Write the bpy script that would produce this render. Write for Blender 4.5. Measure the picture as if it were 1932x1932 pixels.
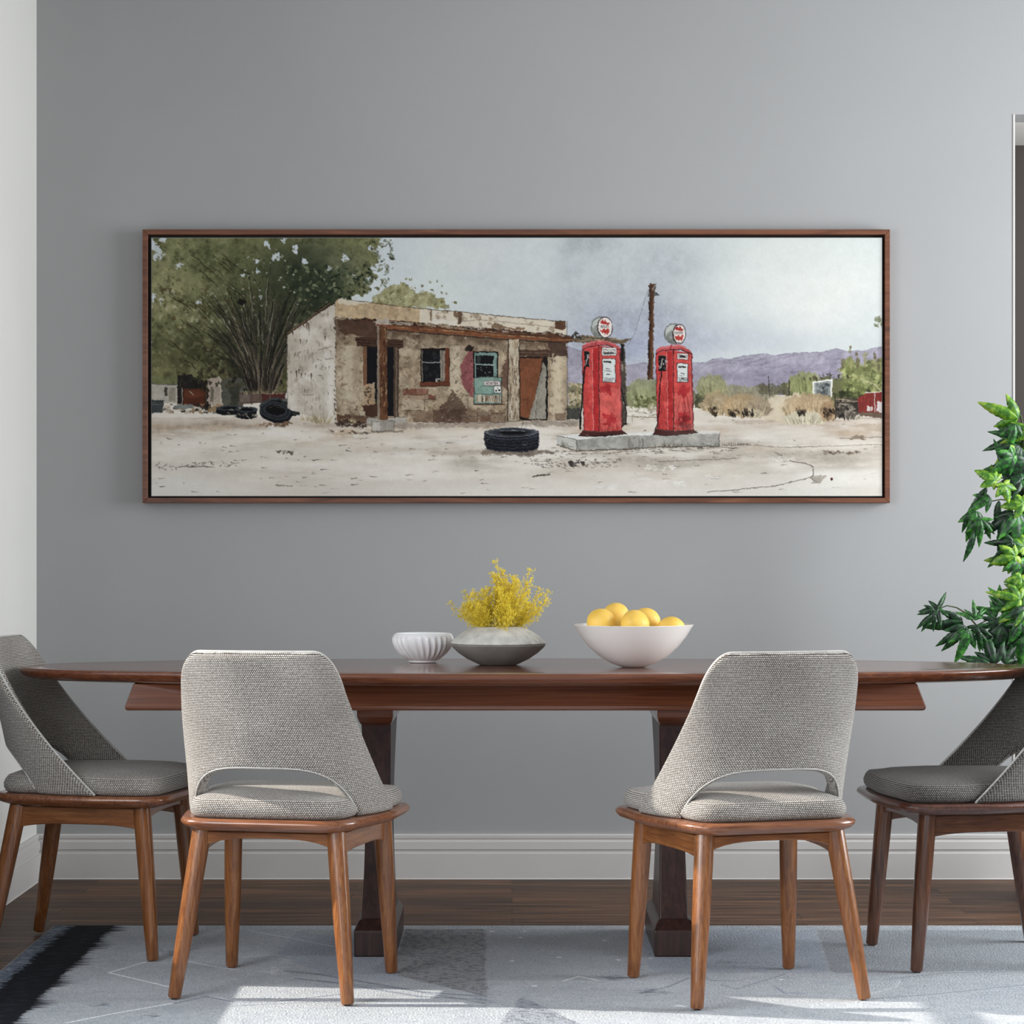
import bpy, bmesh, math, random
import numpy as np
from mathutils import Vector, Matrix
for o in list(bpy.data.objects): bpy.data.objects.remove(o)
SC = bpy.context.scene; COL = SC.collection
# ================================================================= camera, light, exposure
F = 4600.0
cam = bpy.data.objects.new('camera', bpy.data.cameras.new('camera')); COL.objects.link(cam)
cam.location = (0, 0, 1.1); cam.rotation_euler = (math.pi/2, 0, 0)
cam.data.sensor_width = 36; cam.data.lens = 36*F/1932; cam.data.shift_y = 59/1932
cam.data.clip_start = .05; cam.data.clip_end = 60
SC.camera = cam
SC.view_settings.view_transform = 'Standard'; SC.view_settings.look = 'None'; SC.view_settings.gamma = 1
SC.view_settings.use_curve_mapping = False; SC.view_settings.exposure = 0.0
w = bpy.data.worlds.new('daylight'); SC.world = w; w.use_nodes = True
w.node_tree.nodes['Background'].inputs[0].default_value = (.90, .95, 1.0, 1)
w.node_tree.nodes['Background'].inputs[1].default_value = 1.15
sun = bpy.data.objects.new('sun', bpy.data.lights.new('sun', 'SUN')); COL.objects.link(sun)
sun.data.energy = 6.2; sun.data.angle = math.radians(.6); sun.data.color = (1, .92, .82)
sun.rotation_euler = Vector((1, -.12, -.61)).to_track_quat('-Z', 'Y').to_euler(); sun.location = (-4, 6, 4)
def area(name, loc, d, sx, sy, e, col):
    l = bpy.data.objects.new(name, bpy.data.lights.new(name, 'AREA')); COL.objects.link(l)
    l.data.shape = 'RECTANGLE'; l.data.size = sx; l.data.size_y = sy; l.data.energy = e; l.data.color = col
    l.location = loc; l.rotation_euler = Vector(d).to_track_quat('-Z', 'Z').to_euler(); return l
area('window_daylight', (3.68, 6.25, 1.7), (-1, 0, 0), 2.9, 1.9, 245, (.95, .98, 1.0))
area('window_daylight', (-1.72, 4.15, 1.5), (1, 0, 0), 1.25, 1.8, 70, (.95, .97, 1.0))
area('window_daylight', (-1.72, 1.85, 1.5), (1, 0, 0), 2.4, 1.8, 70, (.95, .97, 1.0))
# ================================================================= helpers
def link(o, parent=None):
    COL.objects.link(o)
    if parent is not None: o.parent = parent
    return o
def mesh_obj(name, verts, faces, mat, parent=None, smooth=True, uvs=None):
    me = bpy.data.meshes.new(name); me.from_pydata([tuple(v) for v in verts], [], faces); me.update()
    if uvs is not None:
        ul = me.uv_layers.new(name='UVMap')
        for l in me.loops: ul.data[l.index].uv = uvs[l.vertex_index]
    for m in (mat if isinstance(mat, (list, tuple)) else [mat]): me.materials.append(m)
    if smooth: me.polygons.foreach_set('use_smooth', [True]*len(me.polygons))
    return link(bpy.data.objects.new(name, me), parent)
def autosmooth(o, ang=35):
    me = o.data; bm = bmesh.new(); bm.from_mesh(me)
    for e in bm.edges:
        e.smooth = not (len(e.link_faces) == 2 and e.calc_face_angle(0) > math.radians(ang))
    for f in bm.faces: f.smooth = True
    bm.to_mesh(me); bm.free(); return o
def fixn(o):
    bm = bmesh.new(); bm.from_mesh(o.data); bmesh.ops.recalc_face_normals(bm, faces=bm.faces); bm.to_mesh(o.data); bm.free(); return o
def tag(o, label, cat, group=None, kind=None):
    if label: o['label'] = label
    if cat: o['category'] = cat
    if group: o['group'] = group
    if kind: o['kind'] = kind
    return o
def empty(name, loc, rz=0):
    o = bpy.data.objects.new(name, None); o.location = loc; o.rotation_euler = (0, 0, rz); o.empty_display_size = .1
    return link(o)
class MB:
    def __init__(s): s.v = []; s.f = []; s.mi = []
    def add(s, vs, fs, mi=0):
        b = len(s.v); s.v += [tuple(v) for v in vs]; s.f += [tuple(b+i for i in f) for f in fs]; s.mi += [mi]*len(fs)
    def box(s, a, b, mi=0):
        (x0, y0, z0), (x1, y1, z1) = a, b
        s.add([(x0, y0, z0), (x1, y0, z0), (x1, y1, z0), (x0, y1, z0), (x0, y0, z1), (x1, y0, z1), (x1, y1, z1), (x0, y1, z1)],
              [(0, 3, 2, 1), (4, 5, 6, 7), (0, 1, 5, 4), (1, 2, 6, 5), (2, 3, 7, 6), (3, 0, 4, 7)], mi)
    def rings(s, rs, mi=0, cap=True, closed=True):
        n = len(rs[0]); b = len(s.v)
        for r in rs: s.v += [tuple(p) for p in r]
        for k in range(len(rs)-1):
            for i in range(n if closed else n-1):
                j = (i+1) % n; s.f.append((b+k*n+i, b+k*n+j, b+(k+1)*n+j, b+(k+1)*n+i)); s.mi.append(mi)
        if cap: s.f.append(tuple(b+i for i in reversed(range(n)))); s.f.append(tuple(b+(len(rs)-1)*n+i for i in range(n))); s.mi += [mi, mi]
    def tube(s, pts, rad, n=10, mi=0, cap=True):
        pts = [Vector(p) for p in pts]; rs = []; up = None
        for k, p in enumerate(pts):
            t = (pts[min(k+1, len(pts)-1)]-pts[max(k-1, 0)]).normalized()
            if up is None: up = Vector((0, 0, 1)) if abs(t.z) < .9 else Vector((0, 1, 0))
            a = t.cross(up).normalized(); c = a.cross(t).normalized(); up = c
            r = rad[k] if isinstance(rad, (list, tuple)) else rad
            rs.append([p+(a*math.cos(q*2*math.pi/n)+c*math.sin(q*2*math.pi/n))*r for q in range(n)])
        s.rings(rs, mi, cap)
    def build(s, name, mat, parent=None, smooth=False, ang=35):
        o = mesh_obj(name, s.v, s.f, mat, parent, smooth)
        if any(s.mi): o.data.polygons.foreach_set('material_index', s.mi)
        fixn(o)
        if smooth: autosmooth(o, ang)
        return o
def bevel(o, w=.004, seg=2, ang=35):
    m = o.modifiers.new('bevel', 'BEVEL'); m.width = w; m.segments = seg; m.limit_method = 'ANGLE'; m.angle_limit = math.radians(ang); m.harden_normals = False; return o
def lathe(prof, n=64, fr=None):
    """closed profile rings -> MB ; fr(r, z, angle) may change the radius"""
    b = MB(); b.rings([[((fr(r, z, 2*math.pi*i/n) if fr else r)*math.cos(2*math.pi*i/n), (fr(r, z, 2*math.pi*i/n) if fr else r)*math.sin(2*math.pi*i/n), z) for i in range(n)] for r, z in prof]); return b
def rounded(corners, n=8):
    out = []; N = len(corners)
    for k in range(N):
        x, y, r = corners[k]; p = Vector((x, y)); a = Vector(corners[k-1][:2]); c = Vector(corners[(k+1) % N][:2])
        u = (a-p).normalized(); v = (c-p).normalized(); 
        h = math.acos(max(-1, min(1, u.dot(v))))/2; t = min(r/math.tan(h), (a-p).length*.49, (c-p).length*.49)
        A = p+u*t; C = p+v*t
        for i in range(n+1):
            q = i/n; out.append(A*(1-q)**2+p*2*q*(1-q)+C*q*q)
    return out
def resample(pts, m):
    L = [0]
    for k in range(len(pts)): L.append(L[-1]+(pts[(k+1) % len(pts)]-pts[k]).length)
    out = []; j = 0
    for i in range(m):
        d = L[-1]*i/m
        while L[j+1] < d: j += 1
        a, c = pts[j], pts[(j+1) % len(pts)]; seg = L[j+1]-L[j]; out.append(a.lerp(c, (d-L[j])/seg if seg else 0))
    return out
def inset(pts, d):
    N = len(pts); out = []
    for k in range(N):
        t = (pts[(k+1) % N]-pts[k-1]).normalized(); out.append(pts[k]+Vector((-t.y, t.x))*d)
    return out
# ================================================================= materials
def mat(name, col=(.5, .5, .5), rough=.5, spec=.5, metal=0, trans=0, coat=0, sub=0):
    m = bpy.data.materials.new(name); m.use_nodes = True; b = m.node_tree.nodes['Principled BSDF']
    b.inputs['Base Color'].default_value = (*col, 1); b.inputs['Roughness'].default_value = rough
    b.inputs['Specular IOR Level'].default_value = spec; b.inputs['Metallic'].default_value = metal
    b.inputs['Transmission Weight'].default_value = trans; b.inputs['Coat Weight'].default_value = coat; b.inputs['Coat Roughness'].default_value = .12
    if sub: b.inputs['Subsurface Weight'].default_value = sub; b.inputs['Subsurface Radius'].default_value = (.02, .015, .01)
    return m
def N(m, t, **kw):
    n = m.node_tree.nodes.new(t)
    for k, v in kw.items(): setattr(n, k, v)
    return n
def L(m, a, b): m.node_tree.links.new(a, b)
def ramp(m, fac, stops):
    r = N(m, 'ShaderNodeValToRGB'); e = r.color_ramp.elements
    while len(e) < len(stops): e.new(.5)
    for k, (p, c) in enumerate(stops): e[k].position = p; e[k].color = (*c, 1)
    L(m, fac, r.inputs[0]); return r.outputs[0]
def bump(m, h, s, dist=.002):
    b = N(m, 'ShaderNodeBump'); b.inputs['Strength'].default_value = s; b.inputs['Distance'].default_value = dist
    L(m, h, b.inputs['Height']); L(m, b.outputs[0], m.node_tree.nodes['Principled BSDF'].inputs['Normal'])
def wood(name, dark, mid, light, scale=(14, 14, 1.2), rough=.35, coat=.3, spec=.5):
    m = mat(name, mid, rough, spec, coat=coat); tc = N(m, 'ShaderNodeTexCoord'); mp = N(m, 'ShaderNodeMapping'); mp.inputs['Scale'].default_value = scale
    L(m, tc.outputs['Object'], mp.inputs[0])
    n1 = N(m, 'ShaderNodeTexNoise'); n1.inputs['Scale'].default_value = 3; n1.inputs['Detail'].default_value = 8; n1.inputs['Distortion'].default_value = .8; L(m, mp.outputs[0], n1.inputs['Vector'])
    n2 = N(m, 'ShaderNodeTexNoise'); n2.inputs['Scale'].default_value = 14; n2.inputs['Detail'].default_value = 6; L(m, mp.outputs[0], n2.inputs['Vector'])
    mx = N(m, 'ShaderNodeMath', operation='MULTIPLY_ADD'); mx.inputs[1].default_value = .30; L(m, n2.outputs[0], mx.inputs[0]); L(m, n1.outputs[0], mx.inputs[2])
    c = ramp(m, mx.outputs[0], [(.42, dark), (.66, mid), (.92, light)]); L(m, c, m.node_tree.nodes['Principled BSDF'].inputs['Base Color'])
    bump(m, n2.outputs[0], .08, .001); return m
def noisy(name, c1, c2, scale=8, rough=.8, bmp=.1, bscale=60, dist=.001, **kw):
    m = mat(name, c1, rough, **kw); tc = N(m, 'ShaderNodeTexCoord'); n1 = N(m, 'ShaderNodeTexNoise'); n1.inputs['Scale'].default_value = scale; n1.inputs['Detail'].default_value = 5
    L(m, tc.outputs['Object'], n1.inputs['Vector']); L(m, ramp(m, n1.outputs[0], [(.35, c1), (.65, c2)]), m.node_tree.nodes['Principled BSDF'].inputs['Base Color'])
    if bmp:
        n2 = N(m, 'ShaderNodeTexNoise'); n2.inputs['Scale'].default_value = bscale; n2.inputs['Detail'].default_value = 4; L(m, tc.outputs['Object'], n2.inputs['Vector']); bump(m, n2.outputs[0], bmp, dist)
    return m
def weave(name, dark, mid, light, pitch=.0058):
    """basket weave read from the UV map laid out in metres: pale knots over a dark ground"""
    m = mat(name, mid, .9, .25); b = m.node_tree.nodes['Principled BSDF']; b.inputs['Sheen Weight'].default_value = .15
    uv = N(m, 'ShaderNodeUVMap'); sp = N(m, 'ShaderNodeSeparateXYZ'); L(m, uv.outputs[0], sp.inputs[0])
    def mth(op, a, v=None, c=None):
        n = N(m, 'ShaderNodeMath', operation=op)
        for i, q in enumerate((a, v, c)):
            if q is None: continue
            if isinstance(q, (int, float)): n.inputs[i].default_value = q
            else: L(m, q, n.inputs[i])
        return n.outputs[0]
    v = mth('DIVIDE', sp.outputs[1], pitch*.72); row = mth('FLOOR', v)
    off = mth('MULTIPLY', mth('FLOORED_MODULO', row, 2.0), .5)
    u = mth('ADD', mth('DIVIDE', sp.outputs[0], pitch), off)
    fu = mth('SUBTRACT', mth('FRACT', u), .5); fv = mth('SUBTRACT', mth('FRACT', v), .5)
    d = mth('SQRT', mth('ADD', mth('MULTIPLY', mth('MULTIPLY', fu, fu), 1.0), mth('MULTIPLY', mth('MULTIPLY', fv, fv), 1.5)))
    h = mth('SUBTRACT', 1.0, mth('MULTIPLY', d, 1.7))
    nz = N(m, 'ShaderNodeTexNoise'); nz.inputs['Scale'].default_value = 160; nz.inputs['Detail'].default_value = 3; L(m, uv.outputs[0], nz.inputs['Vector'])
    nl = N(m, 'ShaderNodeTexNoise'); nl.inputs['Scale'].default_value = 7; nl.inputs['Detail'].default_value = 3; L(m, uv.outputs[0], nl.inputs['Vector'])
    hh = mth('ADD', h, mth('MULTIPLY', mth('SUBTRACT', nz.outputs[0], .5), .7)); hh2 = mth('ADD', hh, mth('MULTIPLY', mth('SUBTRACT', nl.outputs[0], .5), .3))
    L(m, ramp(m, hh2, [(.10, dark), (.45, mid), (.8, light)]), b.inputs['Base Color']); bump(m, h, .55, .0016); return m
M = {}
M['wall'] = noisy('grey_wall_paint', (.375, .38, .385), tuple(c*1.03 for c in (.375, .38, .385)), 2.0, .72, .04, 240, .0004, spec=.25)
M['white_wall'] = noisy('cream_wall_paint', (.78, .775, .745), (.80, .795, .765), 2, .7, .04, 240, .0004, spec=.25)
M['left_wall'] = noisy('low_bounce_wall_paint', (.20, .20, .205), (.21, .21, .215), 2.0, .75, 0)  # unseen stretch of the left wall, darkened to cut bounce onto the back wall
M['trim'] = noisy('trim_paint', (.61, .595, .58), (.64, .625, .61), 3, .42, .02, 120, .0004)
M['ceiling'] = mat('ceiling_paint', (.46, .46, .45), .85)
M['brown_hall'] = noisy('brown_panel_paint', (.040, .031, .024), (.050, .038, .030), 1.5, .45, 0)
M['walnut'] = wood('chair_walnut', (.14, .044, .012), (.235, .084, .024), (.36, .150, .048), (44, 44, 2.0), .28, .45)
M['rail'] = wood('chair_rail_walnut', (.14, .044, .012), (.235, .084, .024), (.36, .150, .048), (2.0, 40, 44), .28, .45)
M['rail_shaded'] = wood('chair_rail_walnut_shaded', (.045, .015, .007), (.10, .036, .016), (.17, .065, .028), (2, 40, 44), .28, .45)
M['side'] = wood('chair_side_walnut', (.14, .044, .012), (.235, .084, .024), (.36, .150, .048), (40, 2.0, 44), .28, .45)
M['side_shaded'] = wood('chair_side_walnut_shaded', (.045, .015, .007), (.10, .036, .016), (.17, .065, .028), (40, 2, 44), .28, .45)
M['walnut_shaded'] = wood('chair_walnut_shaded', (.045, .015, .007), (.10, .036, .016), (.17, .065, .028), (34, 34, 2.4), .28, .45)  # shaded copies of the chair wood, back-lit tone put into the colour
M['rim_shaded'] = wood('seat_rim_walnut_shaded', (.04, .014, .009), (.085, .030, .018), (.14, .054, .03), (2.2, 36, 36), .28, .45)
M['rim'] = wood('seat_rim_walnut', (.11, .036, .015), (.22, .080, .034), (.32, .135, .062), (2.2, 36, 36), .28, .45)
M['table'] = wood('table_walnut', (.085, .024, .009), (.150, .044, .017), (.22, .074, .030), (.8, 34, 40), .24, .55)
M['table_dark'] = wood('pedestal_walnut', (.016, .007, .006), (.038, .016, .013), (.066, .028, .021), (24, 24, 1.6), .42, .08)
M['frame'] = wood('picture_frame_wood', (.065, .020, .009), (.15, .050, .022), (.23, .090, .042), (1.2, 20, 20), .5, .05)
M['fabric'] = weave('woven_upholstery', (.085, .072, .062), (.43, .405, .37), (.80, .77, .73))
M['fabric_shaded'] = weave('woven_upholstery_shaded', (.028, .024, .022), (.17, .160, .148), (.42, .40, .375))  # shaded copy of the upholstery: back-lit look put into the colour
M['piping'] = noisy('upholstery_piping', (.46, .45, .43), (.56, .55, .53), 60, .9, .2, 300)
M['black'] = mat('black_liner', (.004, .003, .003), .6)
M['glaze'] = mat('white_glaze', (.93, .915, .89), .22, .5, coat=.4)
M['porcelain'] = mat('matte_porcelain', (.93, .93, .945), .35, .5, sub=.15)
M['stone'] = noisy('grey_stoneware', (.20, .195, .18), (.27, .262, .245), 14, .7, .35, 90, .002)
M['stone_light'] = noisy('pale_ridged_stoneware', (.50, .49, .46), (.68, .67, .63), 34, .8, .8, 60, .005)
M['yellow'] = noisy('yellow_blossom', (.90, .66, .015), (.97, .82, .10), 40, .7, 0, sub=.1)
M['stem'] = noisy('dry_stem', (.62, .47, .03), (.78, .62, .08), 30, .8, 0)
M['lemon'] = noisy('lemon_peel', (.88, .54, .08), (.94, .65, .16), 9, .5, .35, 130, .0015, sub=.12)
M['soil'] = noisy('soil', (.03, .02, .012), (.06, .04, .025), 30, .95, .5, 60, .01)
M['pot'] = noisy('pot_ceramic', (.10, .085, .07), (.13, .11, .09), 10, .6, .1)
M['bark'] = noisy('plant_stem', (.035, .06, .018), (.08, .10, .03), 20, .7, .1)
def leafmat(name, a, b, c):
    m = mat(name, b, .38, .5); tc = N(m, 'ShaderNodeTexCoord'); n1 = N(m, 'ShaderNodeTexNoise'); n1.inputs['Scale'].default_value = 48; n1.inputs['Detail'].default_value = 6
    L(m, tc.outputs['Object'], n1.inputs['Vector']); L(m, ramp(m, n1.outputs[0], [(.40, a), (.5, b), (.62, c)]), m.node_tree.nodes['Principled BSDF'].inputs['Base Color']); bump(m, n1.outputs[0], .5, .004)
    m.node_tree.nodes['Principled BSDF'].inputs['Transmission Weight'].default_value = 0
    return m
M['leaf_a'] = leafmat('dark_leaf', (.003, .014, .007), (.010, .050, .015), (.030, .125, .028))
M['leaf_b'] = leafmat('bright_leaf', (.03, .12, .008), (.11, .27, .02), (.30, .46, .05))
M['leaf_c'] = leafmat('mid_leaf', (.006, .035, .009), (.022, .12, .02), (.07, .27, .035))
# floorboards: staggered planks running left to right
def floor_mat():
    m = mat('walnut_floorboards', (.2, .1, .05), .46, .22, coat=0); b = m.node_tree.nodes['Principled BSDF']
    tc = N(m, 'ShaderNodeTexCoord'); br = N(m, 'ShaderNodeTexBrick'); br.offset = .37; br.offset_frequency = 2
    br.inputs['Scale'].default_value = 1; br.inputs['Mortar Size'].default_value = .0012; br.inputs['Brick Width'].default_value = 1.35; br.inputs['Row Height'].default_value = .105
    br.inputs['Color1'].default_value = (0, 0, 0, 1); br.inputs['Color2'].default_value = (1, 1, 1, 1); br.inputs['Mortar'].default_value = (.5, .5, .5, 1); br.inputs['Bias'].default_value = 0
    L(m, tc.outputs['Object'], br.inputs['Vector'])
    mp = N(m, 'ShaderNodeMapping'); mp.inputs['Scale'].default_value = (1.0, 22, 1)
    ad = N(m, 'ShaderNodeVectorMath', operation='ADD'); sc = N(m, 'ShaderNodeVectorMath', operation='SCALE'); sc.inputs['Scale'].default_value = 7.0
    L(m, br.outputs['Color'], sc.inputs[0]); L(m, tc.outputs['Object'], ad.inputs[0]); L(m, sc.outputs[0], ad.inputs[1]); L(m, ad.outputs[0], mp.inputs[0])
    n1 = N(m, 'ShaderNodeTexNoise'); n1.inputs['Scale'].default_value = 2.6; n1.inputs['Detail'].default_value = 8; n1.inputs['Distortion'].default_value = .5; L(m, mp.outputs[0], n1.inputs['Vector'])
    g = ramp(m, n1.outputs[0], [(.32, (.030, .013, .006)), (.5, (.095, .045, .022)), (.70, (.21, .110, .056))])
    mx = N(m, 'ShaderNodeMix', data_type='RGBA', blend_type='MULTIPLY'); mx.inputs['Factor'].default_value = 1
    t = ramp(m, br.outputs['Color'], [(0, (.62, .62, .62)), (1, (1.3, 1.25, 1.2))]); L(m, g, mx.inputs['A']); L(m, t, mx.inputs['B'])
    mo = N(m, 'ShaderNodeMix', data_type='RGBA'); L(m, br.outputs['Fac'], mo.inputs['Factor']); L(m, mx.outputs['Result'], mo.inputs['A']); mo.inputs['B'].default_value = (.012, .006, .004, 1)
    L(m, mo.outputs['Result'], b.inputs['Base Color']); bump(m, n1.outputs[0], .06, .001); return m
M['floor'] = floor_mat()
def pigment(name, rough, kind):
    m = mat(name, (.5, .5, .5), rough, .2); b = m.node_tree.nodes['Principled BSDF']
    a = N(m, 'ShaderNodeAttribute'); a.attribute_name = 'pigment'; L(m, a.outputs['Color'], b.inputs['Base Color'])
    tc = N(m, 'ShaderNodeTexCoord'); n = N(m, 'ShaderNodeTexNoise'); n.inputs['Detail'].default_value = 4; L(m, tc.outputs['Object'], n.inputs['Vector'])
    if kind == 'rug':
        n.inputs['Scale'].default_value = 170; bump(m, n.outputs[0], .9, .006)
        mx = N(m, 'ShaderNodeMix', data_type='RGBA', blend_type='MULTIPLY'); mx.inputs['Factor'].default_value = 1
        L(m, a.outputs['Color'], mx.inputs['A']); L(m, ramp(m, n.outputs[0], [(.36, (.72, .72, .74)), (.6, (1.1, 1.1, 1.1))]), mx.inputs['B']); L(m, mx.outputs['Result'], b.inputs['Base Color'])
    else: n.inputs['Scale'].default_value = 300; bump(m, n.outputs[0], .15, .0006)
    return m
M['canvas'] = pigment('watercolour_canvas', .75, 'canvas'); M['rug'] = pigment('rug_pile', .95, 'rug')
def pigment_grid(name, img, origin, du, dv, material, parent=None):
    """flat grid whose points carry the painted pigment; img rows run along dv, columns along du"""
    h, wd = img.shape[:2]; i = np.arange(wd)+.5; j = np.arange(h)+.5
    P = np.array(origin)[None, None, :]+i[None, :, None]*np.array(du)[None, None, :]+j[:, None, None]*np.array(dv)[None, None, :]
    # stretch the outermost points to the true border
    co = P.reshape(-1, 3).astype(np.float32)
    a = (np.arange(h-1)[:, None]*wd+np.arange(wd-1)[None, :]).ravel(); q = np.stack([a, a+wd, a+wd+1, a+1], 1).astype(np.int32)
    me = bpy.data.meshes.new(name); me.vertices.add(len(co)); me.vertices.foreach_set('co', co.ravel())
    me.loops.add(q.size); me.loops.foreach_set('vertex_index', q.ravel()); me.polygons.add(len(q)); me.polygons.foreach_set('loop_start', np.arange(0, q.size, 4, dtype=np.int32))
    me.update(calc_edges=True)
    c = img.astype(np.float32)/255; c = np.where(c <= .04045, c/12.92, ((c+.055)/1.055)**2.4)
    at = me.color_attributes.new('pigment', 'FLOAT_COLOR', 'POINT'); full = np.ones((h*wd, 4), np.float32); full[:, :3] = c.reshape(-1, 3); at.data.foreach_set('color', full.ravel())
    me.materials.append(material); return link(bpy.data.objects.new(name, me), parent)
# ================================================================= the room
XL, XR, YB, ZC = -1.56, 1.647, 8.0, 3.05
def struct(name, boxes, m, label=None):
    b = MB()
    for q in boxes: b.box(*q)
    o = b.build(name, m); o['kind'] = 'structure'
    if label: o['label'] = label
    return o
struct('floor', [((-1.71, -1.5, -.06), (3.6, 10.6, 0))], M['floor'])
struct('ceiling', [((-1.71, -1.5, ZC), (3.75, 10.6, ZC+.1))], M['ceiling'])
struct('wall_back', [((XL, YB, 0), (XR, YB+.15, ZC)), ((XR, YB, 2.507), (3.0, YB+.15, ZC)), ((3.0, YB, 0), (3.6, YB+.15, ZC))], M['wall'])
WY = ((3.5, 4.78), (4.86, 6.15), (.6, 1.9), (1.98, 3.1)); 
struct('wall_left', [((-1.71, -1.5, 0), (XL, 7.2, .55)), ((-1.71, -1.5, 2.45), (XL, 7.2, ZC)), ((-1.71, 6.15, .55), (XL, 7.2, 2.45)),
                     ((-1.71, -1.5, .55), (XL, .6, 2.45)), ((-1.71, 3.1, .55), (XL, 3.5, 2.45))], M['left_wall'])
struct('trim_3', [((-1.71, 7.2, 0), (XL, YB+.15, ZC))], M['white_wall'])
for n_, (a_, b_) in enumerate(((3.5, 6.15), (.6, 3.1))):
    q = []
    mid = 4.82 if n_ == 0 else (a_+b_)/2
    q.append(((-1.68, mid-.03, .55), (-1.62, mid+.03, 2.45)))
    q.append(((-1.68, a_, 1.62), (-1.62, b_, 1.66)))
    struct('window_%d' % (n_+1), q, M['trim'])
struct('wall_right', [((3.6, -1.5, 0), (3.75, 10.6, .75)), ((3.6, -1.5, 2.65), (3.75, 10.6, ZC)), ((3.6, -1.5, .75), (3.75, 4.8, 2.65)), ((3.6, 7.7, .75), (3.75, 10.6, 2.65))], M['wall'])
struct('window_3', [((3.62, 6.22, .75), (3.67, 6.28, 2.65)), ((3.62, 4.8, .75), (3.67, 4.84, 2.65)), ((3.62, 7.66, .75), (3.67, 7.7, 2.65))], M['trim'])
# opening at the right: deep white soffit, brown hall behind it
struct('trim_1', [((XR, YB+.15, 2.507), (3.0, YB+.62, 2.6))], M['white_wall'])
struct('wall_hall', [((XR-.1, YB+.62, 0), (3.4, YB+.74, 2.6))], M['brown_hall'])
struct('trim_2', [((XR-.003, YB-.003, .147), (XR+.003, YB+.15, 2.507))], M['trim'])
# moulded baseboards
def baseboard(name, p0, p1, nrm):
    prof = [(0, .147), (.010, .147), (.013, .143), (.013, .134), (.010, .130), (.010, .127), (.017, .122), (.018, .098), (.013, .094), (.013, .088), (.021, .084), (.021, .004), (.024, .0005), (0, .0005)]
    b = MB(); b.rings([[(p[0]+nrm[0]*d, p[1]+nrm[1]*d, z) for d, z in prof] for p in (p0, p1)])
    o = b.build(name, M['trim']); o['kind'] = 'structure'; return o
baseboard('baseboard_back', (XL, YB-.0005), (XR+.003, YB-.0005), (0, -1)); baseboard('baseboard_left', (XL+.0005, YB-.03), (XL+.0005, -1.4), (1, 0))
baseboard('baseboard_hall', (XR-.1, YB+.6195), (3.4, YB+.6195), (0, -1))
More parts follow.
